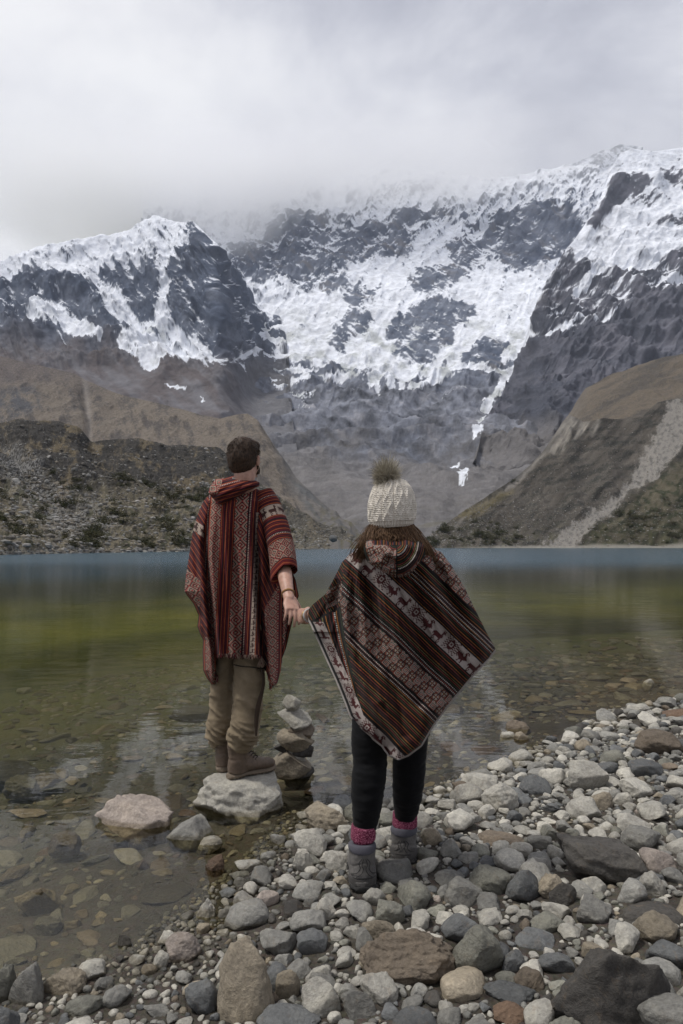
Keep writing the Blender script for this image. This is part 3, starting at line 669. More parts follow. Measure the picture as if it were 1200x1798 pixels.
# ------------------------------------------------------------------ stones
def ico(sub):
    bm = bmesh.new(); bmesh.ops.create_icosphere(bm, subdivisions=sub, radius=1.0)
    v = np.array([x.co[:] for x in bm.verts]); f = np.array([[x.index for x in p.verts] for p in bm.faces]); bm.free(); return v, f
ICO = {k: ico(k) for k in (1, 2, 3, 4, 5, 6)}
def stone(seed, ang=.6, sub=4, flat=1.0, rough=1.0):
    """ang 0 = river pebble, 1 = broken block."""
    rs = np.random.RandomState(seed); v, f = ICO[sub]; v = v.copy()
    k = int(7 + 7 * (1 - ang))
    for i in range(k + 6):
        n = rs.normal(size=3); n /= np.linalg.norm(n)
        d = rs.uniform(.45, .78) if i < k else rs.uniform(.72, .9)
        o = np.maximum(v @ n - d, 0); s = .55 + .43 * ang if i < k else .5 + .4 * ang
        v -= n * (o * s)[:, None]
    v += v * (0.10 * fbm(v * 1.4 + seed, 3) * rough)[:, None]
    if sub >= 5 and ang > .8:
        cr = ridged(v * 1.3 + seed * 1.7, 3); v -= v * (.22 * np.clip(cr - .62, 0, 1))[:, None]; st = v[:, 2] * 5 + 1.5 * fbm(v * 1.2 + seed, 3); v -= v * (.03 * np.abs(np.sin(st * 2.2)) ** 4)[:, None]
    if sub >= 4:
        v += v * ((0.035 + .04 * ang) * rough * fbm(v * 4.5 + seed, 5))[:, None]
        v -= v * (0.05 * ang * rough * np.clip(ridged(v * 2.2 + seed, 4) - .55, 0, 1))[:, None]
    v -= (v.max(0) + v.min(0)) / 2; v /= np.abs(v).max(0)
    return v, f

def stone_mat(name, attr):
    m = NT(name)
    tc = m.n('ShaderNodeTexCoord'); ge = m.n('ShaderNodeNewGeometry'); Pn = ge.outputs['Position']
    if attr: src = m.n('ShaderNodeAttribute', attribute_name='Col').outputs['Color']
    else: src = m.n('ShaderNodeObjectInfo').outputs['Color']
    a = m.noise(Pn, 9, 7, .68, .4); b = m.noise(Pn, 75, 5, .75); v = m.noise(Pn, 22, 6, .7, 1.2)
    c = m.mix(src, m.ramp(a.outputs['Fac'], [(.28, (.62, .62, .64)), (.5, (.98,) * 3), (.72, (1.32, 1.30, 1.24))]).outputs[0], .8, 'MULTIPLY')
    c = m.mix(c, m.ramp(b.outputs['Fac'], [(.30, (.62,) * 3), (.5, (1.0,) * 3), (.72, (1.45,) * 3)]).outputs[0], .75, 'MULTIPLY')
    st = m.ramp(v.outputs['Fac'], [(.56, (0,) * 3), (.72, (1,) * 3)]).outputs[0]
    c = m.mix(c, (.19, .13, .075), m.math('MULTIPLY', st, .35))
    lw = m.n('ShaderNodeSeparateXYZ'); m.l(Pn, lw.inputs[0])
    wz = m.math('MULTIPLY_ADD', a.outputs['Fac'], .06, lw.outputs['Z'])
    wet = m.n('ShaderNodeMapRange'); m.l(wz, wet.inputs['Value']); wet.inputs['From Min'].default_value = .058; wet.inputs['From Max'].default_value = .046
    c = m.mix(c, m.mix(c, (.60, .57, .50), 1.0, 'MULTIPLY'), wet.outputs[0])
    ro = m.math('MULTIPLY_ADD', wet.outputs[0], -.5, .85)
    h = m.math('ADD', m.math('MULTIPLY', a.outputs['Fac'], 1.6), m.math('MULTIPLY', b.outputs['Fac'], .45))
    m.bsdf(c, ro, m.bump(h, 1.0, .014), .3); return m.m
MAT_ST = stone_mat('stone', False); MAT_STC = stone_mat('stone_mass', True)

PAL = {'grey': (.235, .228, .205), 'blue': (.135, .138, .136), 'pale': (.40, .38, .33), 'tan': (.28, .24, .18), 'brown': (.16, .130, .098), 'dark': (.082, .076, .068), 'rust': (.15, .10, .068), 'pink': (.34, .29, .25), 'green': (.215, .21, .175)}
def ray_ground(px, py, zoff=0.0):
    D = 3.0
    for _ in range(30):
        X = (px - 600) / F_PX * D; h = gh1(X, D) + zoff
        Dn = (CZ - h) * F_PX / (py - HOR); D = .5 * D + .5 * min(max(Dn, .5), 60)
    return D
HERO = []     # footprints kept free of scattered stones
def hero(x0, x1, y0, y1, pal, ang, seed, label, flat=None, rot=0.0, tilt=0.0, name='boulder', cat='boulder', sub=5, deep=.38, dr=.8, z=None, mul=1.0, yaw=None, group=None, D=None, ground=None, top=None, hollow=None):
    cx = (x0 + x1) / 2
    if D is None: D = ray_ground(cx, y1) if ground is None else (CZ - ground) * F_PX / (y1 - HOR)
    W = (x1 - x0) / F_PX * D
    dep = W * dr; Dc = D + dep * .42
    W = (x1 - x0) / F_PX * Dc; X = (cx - 600) / F_PX * Dc
    g0 = gh1(X, Dc) if ground is None else ground
    ztop = CZ + (HOR - y0) / F_PX * (Dc + dep * .12)
    hgt = max(ztop - g0, W * .18)
    v, f = stone(seed, ang, sub)
    bot = hgt * (deep if ground is None or ground > -.001 else .95) + .01
    if top is not None:
        lim = ((top - g0 + bot) / ((hgt + bot) / 2)) - 1; v = v * [1.08, 1.08, 1]; v[:, 2] = np.minimum(v[:, 2], lim + (v[:, 2] - lim) * .06 + .02 * fbm(v * 3, 3))
    if hollow:
        for hx, hy, hz, hr, hd in hollow:
            dd = np.linalg.norm(v - np.array([hx, hy, hz]), axis=1) + .10 * fbm(v * 5, 3); v = v * (1 - hd * sstep(hr, hr * .35, dd))[:, None]
    me = mesh_np(name, v, f, MAT_ST, link=False); o = bpy.data.objects.new(name, me); COL.objects.link(o)
    o.scale = (W / 2 * 1.03, dep / 2, (hgt + bot) / 2)
    o.location = (X, Dc, g0 - bot + (hgt + bot) / 2)
    o.rotation_euler = (0, R(tilt), R(rot))
    c = np.array(PAL[pal]) * mul; o.color = (*c, 1)
    tag(o, label, cat, group); HERO.append((X, Dc, W / 2 * .92, dep / 2 * .92)); return o

HEROES = [
 # x0,x1,y0,y1,palette,angular,seed,label,kwargs
 (536, 611, 1405, 1462, 'tan', 1.0, 101, 'light tan pyramid shaped rock at the water edge left of the woman', dict(mul=1.05)),
 (382, 484, 1648, 1796, 'tan', .35, 102, 'large upright egg shaped boulder with orange brown staining at the bottom edge', dict(dr=.9, mul=.95)),
 (634, 806, 1628, 1730, 'brown', .95, 103, 'big broken reddish brown boulder with a dark hollow in front of the boots', dict(dr=.6, sub=6, hollow=[(.25, -.75, .55, .28, .16), (.75, -.6, .1, .35, .10), (-.1, -.9, -.1, .3, .06)])),
 (511, 574, 1455, 1506, 'pale', .5, 104, 'whitish double humped stone on the shore just below the tan pyramid rock', {}),
 (513, 552, 1488, 1531, 'pale', .5, 105, 'pale upright wedge stone left of the woman and below the whitish humped stone', {}),
 (570, 616, 1494, 1530, 'pale', .3, 106, 'smooth pale flat stone touching the left of the nearer boot', {}),
 (555, 592, 1574, 1616, 'pale', .3, 107, 'pale oval cobble lying between the egg boulder and the nearer boot', {}),
 (636, 692, 1606, 1652, 'tan', .4, 108, 'tan rounded stone behind the big reddish brown boulder', dict(mul=.8)),
 (660, 711, 1578, 1626, 'green', .5, 109, 'greenish grey block below the nearer boot', {}),
 (485, 527, 1700, 1754, 'tan', .2, 110, 'small tan egg shaped cobble right of the large egg boulder', dict(mul=.85)),
 (536, 584, 1689, 1730, 'pale', .4, 111, 'pale grey cobble upper one of the pair left of the reddish brown boulder', dict(mul=.9)),
 (530, 600, 1716, 1786, 'pale', .4, 112, 'large knobbly pale boulder at the bottom, lower one of the pale pair', dict(mul=.85)),
 (600, 664, 1734, 1790, 'grey', .7, 113, 'dark grey angular stone at the bottom under the pale cobbles', dict(mul=.7)),
 (633, 699, 1709, 1768, 'pale', .4, 114, 'pale rounded stone tucked under the reddish brown boulder', dict(mul=.85)),
 (452, 564, 1767, 1825, 'blue', .4, 115, 'blue grey slab cut by the bottom edge beside the egg boulder', {}),
 (846, 912, 1372, 1424, 'pale', .9, 116, 'pale angular boulder with a ridge standing right of the legs', dict(mul=1.0)),
 (812, 874, 1358, 1394, 'pale', .6, 117, 'whitish boulder half in the shallows behind the pale ridged boulder', {}),
 (794, 828, 1368, 1396, 'brown', .9, 118, 'brown broken stone leaning on the whitish boulder in the shallows', {}),
 (994, 1062, 1334, 1388, 'pale', .7, 119, 'pale jagged stone in the middle of the right hand shore', dict(mul=.85)),
 (972, 1132, 1468, 1556, 'dark', .9, 120, 'long dark brown boulder lying across the right hand shore', dict(dr=.6, tilt=12, mul=1.1)),
 (978, 1162, 1648, 1822, 'dark', 1.0, 121, 'largest dark slab sloping down to the right at the bottom', dict(dr=.75, tilt=18, mul=.85)),
 (796, 884, 1618, 1716, 'green', .8, 122, 'big weathered grey green boulder right of the reddish brown one', dict(dr=.8, mul=.8)),
 (1116, 1192, 1282, 1326, 'brown', .3, 123, 'smooth grey brown dome shaped boulder near the right edge', dict(mul=.85)),
 (780, 848, 1538, 1592, 'grey', .6, 124, 'wedge shaped grey stone above the weathered grey green boulder', dict(mul=.8)),
 (828, 898, 1522, 1574, 'green', .7, 125, 'square grey green block right of the wedge shaped grey stone', dict(mul=.75)),
 (894, 952, 1530, 1586, 'blue', .2, 126, 'smooth leaning slate blue oval stone left of the tan split cube', dict(tilt=35, mul=.8)),
 (944, 992, 1534, 1580, 'tan', .95, 127, 'tan split cube of rock in the middle of the right hand cobbles', {}),
 (964, 1012, 1546, 1592, 'dark', .7, 128, 'blackish cube of rock touching the tan split cube', dict(mul=.8)),
 (1114, 1190, 1602, 1658, 'tan', .4, 129, 'rounded olive tan boulder at the right edge', dict(mul=.65)),
 (1010, 1074, 1574, 1624, 'grey', .8, 130, 'grey tent shaped stone below the long dark boulder', dict(mul=.75)),
 (1120, 1230, 1744, 1830, 'grey', .6, 131, 'grey boulder filling the bottom right corner', dict(mul=.85)),
 (866, 926, 1762, 1800, 'rust', .9, 132, 'rust red broken stone at the bottom edge', {}),
 (960, 1030, 1776, 1830, 'green', .7, 133, 'flat grey green stone cut by the bottom edge left of the dark slab', {}),
 (852, 940, 1722, 1764, 'blue', .6, 134, 'dark blue grey block at the bottom right of centre', dict(mul=.7)),
 (168, 302, 1396, 1462, 'pink', .95, 135, 'pinkish white boulder with rusty lower side sitting in the shallows', dict(dr=.6, ground=-.02, mul=1.08)),
 (294, 382, 1430, 1486, 'grey', .5, 136, 'grey boulder with a dry white cap beside the pinkish boulder', dict(ground=-.03)),
 (348, 392, 1466, 1492, 'pale', .6, 137, 'small white topped stone in the shallows below the man\'s rock', dict(ground=-.02)),
 (360, 396, 1500, 1537, 'rust', .9, 138, 'rusty brown cube alone in the dark shallow water', dict(ground=-.02, mul=.8)),
 (18, 84, 1683, 1778, 'grey', .4, 140, 'tall rounded grey boulder in the bottom left corner', dict(mul=.8, ground=-.01)),
 (76, 152, 1700, 1758, 'tan', .9, 141, 'tan slab tilted against the tall rounded grey boulder', dict(tilt=-14, mul=.8, ground=0)),
 (114, 188, 1744, 1792, 'green', .6, 142, 'grey green oblong stone at the bottom left', dict(mul=.8, ground=0.01)),
 (290, 352, 1638, 1690, 'pink', .7, 143, 'pinkish grey block on the muddy edge of the pool', dict(mul=.8)),
 (208, 236, 1640, 1670, 'dark', .9, 144, 'small wet dark stone with a pale face standing in the pool', dict(ground=-.02)),
 (344, 380, 1576, 1616, 'pale', .9, 145, 'white crested stone half in the water above the muddy edge', dict(ground=-.01)),
 (268, 298, 1666, 1702, 'pale', .5, 146, 'pale stone left of the pinkish grey block', dict(mul=.85)),
 (330, 386, 1720, 1782, 'blue', .5, 147, 'leaning blue grey stone left of the egg boulder', dict(mul=.9, tilt=-25)),
 (-12, 28, 1690, 1762, 'green', .6, 148, 'grey green stone cut by the left edge', dict(mul=.7, ground=0)),
 (-20, 34, 1764, 1830, 'blue', .5, 149, 'blue grey stone cut by the bottom left corner', dict(mul=.85)),
 (165, 205, 1714, 1748, 'grey', .6, 150, 'small dark grey stone between the tan slab and the mud', dict(mul=.7, ground=0)),
 (186, 224, 1678, 1694, 'dark', .5, 151, 'low wet stone with a pale stripe at the lower end of the pool', dict(ground=-.02)),
 (250, 286, 1604, 1622, 'dark', .6, 152, 'low ring shaped wet stone in the middle of the pool', dict(ground=-.02)),
 (880, 932, 1264, 1292, 'brown', .95, 153, 'brown hollow rock standing in the water right of the woman', dict(ground=-.04)),
 (878, 906, 1284, 1300, 'pale', .3, 154, 'small white stone in front of the brown hollow rock', dict(ground=-.02)),
 (902, 930, 1284, 1304, 'tan', .9, 155, 'small pointed tan stone in front of the brown hollow rock', dict(ground=-.02)),
 (1002, 1036, 1268, 1290, 'dark', .7, 156, 'flat dark stone breaking the water at the right', dict(ground=-.03)),
 (1128, 1148, 1191, 1206, 'pale', .3, 157, 'small white stone alone in the water near the right edge', dict(ground=-.04)),
 (1072, 1098, 1243, 1262, 'dark', .7, 158, 'black stone at the far tip of the cobbles', dict(ground=-.01)),
 (1100, 1140, 1234, 1252, 'pale', .5, 159, 'pale stone at the far tip of the cobbles', {}),
 (1160, 1240, 1242, 1262, 'rust', .5, 160, 'low reddish slab on the far shore of cobbles at the right edge', {}),
 (1106, 1166, 1530, 1560, 'blue', .4, 161, 'long blue grey stone below the right end of the dark boulder', dict(mul=.85)),
 (1122, 1172, 1530, 1576, 'pale', .6, 162, 'pale knobbly stone at the right below the long dark boulder', dict(mul=.8)),
 (1086, 1200, 1590, 1628, 'dark', .4, 163, 'dark blue smooth stone above the olive tan boulder', dict(mul=.9)),
 (842, 920, 1460, 1486, 'brown', .6, 164, 'long pinkish brown stone lying flat right of the farther boot', dict(mul=1.1)),
 (740, 776, 1452, 1486, 'tan', .4, 165, 'rounded tan boulder just right of the farther boot', dict(mul=.9)),
 (772, 812, 1470, 1504, 'grey', .3, 166, 'grey rounded stone right of the rounded tan boulder', {}),
 (990, 1046, 1360, 1386, 'grey', .2, 167, 'smooth grey oval stone in front of the pale jagged stone', {}),
 (1030, 1080, 1390, 1424, 'tan', .5, 168, 'tan grey stone between the pale jagged stone and the right edge', dict(mul=.8)),
 (905, 955, 1700, 1740, 'brown', .3, 169, 'smooth dark brown oval cobble left of the largest dark slab', dict(mul=.8)),
 (880, 925, 1666, 1708, 'blue', .3, 170, 'round blue grey cobble right of the weathered grey green boulder', dict(mul=.85)),
 (-45, 94, 1336, 1374, 'dark', .95, 172, 'long dark slab lying just under the water at the left edge', dict(ground=-.16, dr=.45, mul=.7)),
 (10, 66, 1362, 1392, 'green', .9, 173, 'greenish flat slab under water below the long dark slab', dict(ground=-.14, mul=.8)),
 (56, 112, 1356, 1378, 'tan', .9, 174, 'small tan flat stone under water right of the long dark slab', dict(ground=-.14, mul=.8)),
 (24, 114, 1550, 1598, 'tan', .95, 175, 'long tan slab showing through the shallow water at the left', dict(ground=-.07, dr=.45, mul=1.0)),
 (60, 112, 1610, 1640, 'grey', .9, 176, 'grey block under water at the lower left of the pool', dict(ground=-.06, mul=.7)),
 (112, 144, 1612, 1634, 'tan', .9, 177, 'pale tan square stone under water in the lower pool', dict(ground=-.06)),
 (85, 140, 1458, 1492, 'brown', .8, 178, 'brown stone under water left of the pinkish white boulder', dict(ground=-.08)),
 (226, 264, 1458, 1482, 'tan', .7, 179, 'olive tan stone under water just below the pinkish white boulder', dict(ground=-.07)),
 (240, 264, 1508, 1526, 'rust', .8, 180, 'small ochre stone under water below the pinkish white boulder', dict(ground=-.06)),
 (300, 372, 1236, 1256, 'dark', .8, 181, 'flat dark slab awash left of the man\'s legs', dict(ground=-.10, dr=.5)),
 (930, 990, 1600, 1640, 'green', .6, 171, 'grey green block below the blackish cube', dict(mul=.85)),
]
for x0, x1, y0, y1, pal, ang, seed, lab, kw in HEROES:
    hero(x0, x1, y0, y1, pal, ang, seed, lab, **kw)

# the man's rock and the cairn
ROCK_Z = 0.135
hero(350, 498, 1338, 1440, 'pale', 1.0, 201, 'big whitish boulder in the shallows carrying the man', dr=.95, ground=-.03, mul=.88, sub=6, top=ROCK_Z)
def cairn_stone(x0, x1, y0, y1, pal, ang, seed, label, D, mul=1.0, tilt=0, dr=.8, cat='cairn stone'):
    W = (x1 - x0) / F_PX * D; z1 = CZ + (HOR - y0) / F_PX * D; z0 = CZ + (HOR - y1) / F_PX * D
    v, f = stone(seed, ang, 4)
    me = mesh_np('cairn_stone', v, f, MAT_ST, link=False); o = bpy.data.objects.new('cairn_stone', me); COL.objects.link(o)
    o.scale = (W / 2 * 1.03, W / 2 * dr, (z1 - z0) / 2 * 1.12); o.location = (((x0 + x1) / 2 - 600) / F_PX * D, D, (z0 + z1) / 2)
    o.rotation_euler = (0, R(tilt), 0); o.color = (*(np.array(PAL[pal]) * mul), 1)
    tag(o, label, cat, 'stones stacked in the cairn'); return o
CD = 4.22
for a in [
 (497, 529, 1220, 1247, 'pale', .9, 301, 'rounded whitish top stone of the stacked cairn', .95, 0),
 (487, 548, 1245, 1278, 'pale', 1., 322, 'second stone from the top of the cairn, pale with a dark underside', .8, 4),
 (506, 552, 1271, 1298, 'brown', 1., 323, 'third stone from the top of the cairn, purplish brown', 1.2, 7),
 (528, 540, 1267, 1278, 'pale', .4, 304, 'tiny white pebble wedged in the right side of the cairn', 1., 0),
 (486, 552, 1282, 1318, 'tan', 1., 325, 'broad tan slab in the middle of the cairn', .95, 9),
 (482, 512, 1303, 1320, 'dark', .8, 306, 'dark wedge on the left under the broad slab of the cairn', .7, 0),
 (512, 551, 1306, 1328, 'dark', .7, 310, 'dark block on the right under the broad slab of the cairn', .8, 0),
 (500, 536, 1314, 1339, 'pale', .7, 307, 'small white stone low in the cairn', 1.0, 0),
 (478, 546, 1318, 1362, 'tan', 1., 328, 'rusty tan base stone of the cairn at the water line', .8, -8),
 (500, 552, 1340, 1385, 'dark', .7, 309, 'wet dark foundation stone of the cairn in the water', .9, 0)]:
    x0, x1, y0, y1, pal, ang, seed, lab, mul, ti = a
    cairn_stone(x0, x1, y0, y1, pal, ang, seed, lab, CD, mul, ti)
HERO.append(((516 - 600) / F_PX * CD, CD, .14, .14))

# boots stand here: no stones through them
BOOT_SPOTS = [((637 - 600) / F_PX * 2.72, 2.72), ((711 - 600) / F_PX * 2.95, 2.95)]
for bx, by in BOOT_SPOTS: HERO.append((bx, by + .06, .06, .15))

rs = np.random.RandomState(11)
placed = [(x, y, max(a, b), min(a, b)) for x, y, a, b in HERO]
cell = .12; grid = {}
def add_cell(i, x, y, r):
    for ix in range(int((x - r) // cell), int((x + r) // cell) + 1):
        for iy in range(int((y - r) // cell), int((y + r) // cell) + 1): grid.setdefault((ix, iy), []).append(i)
ITEMS = []
for (x, y, a, b) in HERO: ITEMS.append((x, y, a, b)); add_cell(len(ITEMS) - 1, x, y, max(a, b))
def free(x, y, r, k):
    seen = set()
    for ix in range(int((x - r) // cell), int((x + r) // cell) + 1):
        for iy in range(int((y - r) // cell), int((y + r) // cell) + 1):
            for i in grid.get((ix, iy), ()):
                if i in seen: continue
                seen.add(i); X, Y, a, b = ITEMS[i]
                dx, dy = (x - X) / (a + r * k), (y - Y) / (b + r * k)
                if dx * dx + dy * dy < 1: return False
    return True
cand = []
def scatter(n, rlo, rhi, region, k, keep=None, lim=.5):
    X = rs.uniform(region[0], region[1], n); Y = rs.uniform(region[2], region[3], n)
    sd = poly_sd(X, Y, SHORE); r = rlo * (rhi / rlo) ** (rs.rand(n) ** 1.5)
    ok = keep(X, Y, sd, r); res = []
    idx = np.where(ok)[0]; idx = idx[np.argsort(-r[idx])]
    for i in idx:
        x, y, q = X[i], Y[i], r[i]
        if abs(x) > .56 * y + .5: continue
        if free(x, y, q, k):
            ITEMS.append((x, y, q, q)); add_cell(len(ITEMS) - 1, x, y, q); res.append((x, y, q))
    return res
def mud(X, Y):   # bare silt at the lower left and strips between the cobbles
    q = np.stack([X, Y, X * 0], 1)
    return ((X < -.18) & (fbm(q * 2.2, 3, off=3) > -.15) & (poly_sd(X, Y, SHORE) < .32)) | (fbm(q * 1.3, 3, off=9) > .48)
def land_keep(X, Y, sd, r):
    md = mud(X, Y)
    return (sd > -.04 + .0 * r) & ~(md & (rs.rand(len(X)) < .8))
land = []
land += scatter(5000, .055, .10, (-1.4, 8, 1.75, 11), .68, lambda X, Y, sd, r: land_keep(X, Y, sd, r) & (rs.rand(len(X)) < .5))
land += scatter(16000, .032, .055, (-1.4, 6.5, 1.75, 10), .55, land_keep)
land += scatter(34000, .017, .032, (-1.4, 5, 1.75, 8), .52, land_keep)
land += scatter(70000, .007, .017, (-1.4, 3.4, 1.75, 5.0), .62, lambda X, Y, sd, r: (sd > -.12))
sub_ = []
def water_keep(X, Y, sd, r):
    q = np.stack([X, Y, X * 0], 1)
    sparse = (X < -.4) & (Y > 4.6)
    return (sd < .0) & (sd > -9) & (rs.rand(len(X)) < np.where(sparse, .5, 1)) & (fbm(q * .8, 3, off=4) > -.5)
sub_ += scatter(4500, .07, .15, (-4.5, 8, 1.8, 14), .85, lambda X, Y, sd, r: water_keep(X, Y, sd, r) & (rs.rand(len(X)) < .45) & ((Y > 3.4) | (X < -.3)))
sub_ += scatter(12000, .035, .07, (-4, 7.5, 1.8, 11), .8, lambda X, Y, sd, r: water_keep(X, Y, sd, r) & (rs.rand(len(X)) < .75))
sub_ += scatter(9000, .015, .035, (-2.2, 4, 1.8, 7), .8, water_keep)

LIB = {}
def lib(ang, i, sub):
    k = (ang, i, sub)
    if k not in LIB: LIB[k] = stone(500 + i * 7 + int(ang * 10) * 101, ang, sub)
    return LIB[k]
names = list(PAL); wts = {'land': np.array([.34, .12, .37, .05, .015, .025, .001, .004, .08]), 'sub': np.array([.22, .08, .10, .18, .16, .08, .04, .02, .12])}
def mk(items, kind):
    out = []
    p = wts[kind] / wts[kind].sum()
    for (x, y, r) in items:
        pal = names[rs.choice(len(names), p=p)]
        out.append(dict(x=x, y=y, r=r, pal=pal, ang=((.3, .6, .85, .95) if kind == 'land' else (.6, .85, .95, .95))[rs.randint(4)], i=rs.randint(6),
                        asp=rs.uniform(.68, 1.0) if kind == 'land' else rs.uniform(.45, .9), fl=rs.uniform(.42, .8) if kind == 'land' else rs.uniform(.16, .42),
                        yaw=rs.uniform(0, 6.28), tx=rs.normal(0, .16 if kind == 'land' else .06), ty=rs.normal(0, .16 if kind == 'land' else .06),
                        mul=rs.uniform(.72, 1.25), lift=rs.uniform(.15, .5)))
    xs = np.array([o['x'] for o in out]); ys = np.array([o['y'] for o in out]); hs = gh(xs, ys)
    for o, h in zip(out, hs):
        o['h'] = h; o['app'] = o['r'] / o['y']
        if kind == 'sub' and o['r'] > .03:       # lies on the bed, below the surface
            o['fl'] = min(o['fl'], max(.10, (-h - .006) / (1.5 * o['r']))); o['lift'] = .2; o['tx'] *= .4; o['ty'] *= .4
    if kind == 'sub': out = [o for o in out if o['r'] < .035 or -o['h'] > o['r'] * o['fl'] * 1.3 + .004]
    out.sort(key=lambda o: -o['app'] + (10 if abs(o['x']) > .5 * o['y'] or o['y'] < 2.0 else 0))
    return out
def rotm(o):
    return np.array((Matrix.Rotation(o['yaw'], 3, 'Z') @ Matrix.Rotation(o['tx'], 3, 'X') @ Matrix.Rotation(o['ty'], 3, 'Y')))
DESC = {'grey': 'mid grey', 'blue': 'blue grey', 'pale': 'pale grey', 'tan': 'tan', 'brown': 'brown', 'dark': 'dark charcoal', 'rust': 'rust red', 'pink': 'pinkish', 'green': 'greenish grey'}
_mesh = {}
REFS = {101: 'the tan pyramid rock', 102: 'the large egg shaped boulder', 103: 'the big reddish brown boulder', 104: 'the whitish humped stone', 112: 'the large knobbly pale boulder', 116: 'the pale ridged boulder',
 117: 'the whitish shallows boulder', 119: 'the pale jagged stone', 120: 'the long dark brown boulder', 121: 'the largest dark slab', 122: 'the weathered grey green boulder', 123: 'the smooth dome boulder',
 127: 'the tan split cube', 129: 'the olive tan boulder', 135: 'the pinkish white boulder', 136: 'the white capped boulder', 138: 'the rusty brown cube', 140: 'the tall rounded grey boulder', 143: 'the pinkish grey block',
 145: 'the white crested stone', 147: 'the leaning blue grey stone', 153: 'the brown hollow rock', 165: 'the rounded tan boulder', 169: 'the dark brown oval cobble', 131: 'the bottom right corner boulder', 168: 'the tan grey stone'}
REFP = []
for (x0_, x1_, y0_, y1_, _p, _a, sd_, _l, _k) in HEROES:
    if sd_ in REFS: REFP.append(((x0_ + x1_) / 2, (y0_ + y1_) / 2, REFS[sd_]))
REFP += [(637, 1530, "the woman's nearer boot"), (711, 1490, "the woman's farther boot"), (425, 1395, "the man's boulder"), (516, 1340, 'the stone cairn')]
_cnt = {}
ORD = ['nearest', 'second nearest', 'third nearest', 'fourth nearest', 'fifth nearest', 'sixth nearest', 'seventh nearest', 'eighth nearest', 'ninth nearest', 'tenth nearest']
def relabel(items):
    buckets = {}
    for ob, desc, noun in items:
        x, y, z = ob.location; px = 600 + x / y * F_PX; py = HOR - (z - CZ) / y * F_PX
        d, r = min(((math.hypot(px - a, (py - b) * 1.3), (a, b, n)) for a, b, n in REFP), key=lambda t: t[0])
        dx, dy = px - r[0], (py - r[1]) * 1.3
        side = ('right of' if dx > 0 else 'left of') if abs(dx) > abs(dy) else ('in front of' if dy > 0 else 'behind')
        buckets.setdefault((desc, noun, side, r[2]), []).append((d, ob))
    for (desc, noun, side, ref), L_ in buckets.items():
        L_.sort(key=lambda t: t[0])
        for i, (d, ob) in enumerate(L_):
            ob['label'] = (f"{desc} {noun} {side} {ref}" if len(L_) == 1 else f"{ORD[min(i, 9)]} {desc} {noun} {side} {ref}")
def place(o, name, labf, cat, group, sub=4):
    k = (o['ang'], o['i'])
    if k not in _mesh:
        v, f = lib(o['ang'], o['i'], sub); _mesh[k] = mesh_np('stone', v, f, MAT_ST, link=False)
    ob = bpy.data.objects.new(name, _mesh[k]); COL.objects.link(ob)
    sz = o['r'] * o['fl']
    ob.scale = (o['r'], o['r'] * o['asp'], sz); ob.rotation_euler = (o['tx'], o['ty'], o['yaw'])
    ob.location = (o['x'], o['y'], o['h'] + sz * o['lift'])
    ob.color = (*(np.array(PAL[o['pal']]) * o['mul']), 1)
    tag(ob, labf(o), cat, group); return ob
def merge(items, name, label, sub):
    Vs, Fs, Cs = [], [], []; n = 0
    for o in items:
        v, f = lib(o['ang'], o['i'], 3 if (sub == 3 and o['app'] > .008) else 2)
        sz = o['r'] * o['fl']
        q = (v * [o['r'], o['r'] * o['asp'], sz]) @ rotm(o).T + [o['x'], o['y'], o['h'] + sz * o['lift']]
        Vs.append(q); Fs.append(f + n); Cs.append(np.tile(np.array(PAL[o['pal']]) * o['mul'], (len(v), 1))); n += len(v)
    ob = mesh_np(name, np.concatenate(Vs), np.concatenate(Fs), MAT_STC, np.concatenate(Cs)); tag(ob, label, kind='stuff'); return ob
LAND = mk(land, 'land'); SUBM = mk(sub_, 'sub')
nh = 225
RL = []
for o in LAND[:nh]:
    shape = 'rounded' if o['ang'] < .5 else 'angular'
    ob = place(o, 'cobble', lambda q: f"{DESC[q['pal']]} {shape} cobble lying among the stones of the shore", 'cobble', f"{DESC[o['pal']]} {shape} cobbles on the shore")
    RL.append((ob, DESC[o['pal']] + ' ' + shape, 'cobble'))
relabel(RL)
merge(LAND[nh:], 'small_cobbles', 'small grey and tan cobbles and pebbles covering the shore', 3)
ns = 250
RL = []
for o in SUBM[:ns]:
    shape = 'rounded' if o['ang'] < .5 else 'angular'
    ob = place(o, 'submerged_stone', lambda q: f"{DESC[q['pal']]} {shape} flat stone lying under the shallow water", 'submerged stone', f"{DESC[o['pal']]} {shape} stones under the water")
    RL.append((ob, DESC[o['pal']] + ' flat', 'underwater stone'))
relabel(RL)
merge(SUBM[ns:], 'lake_bed_stones', 'small flat stones on the bed of the shallows', 3)
print('stones', len(land), len(sub_))
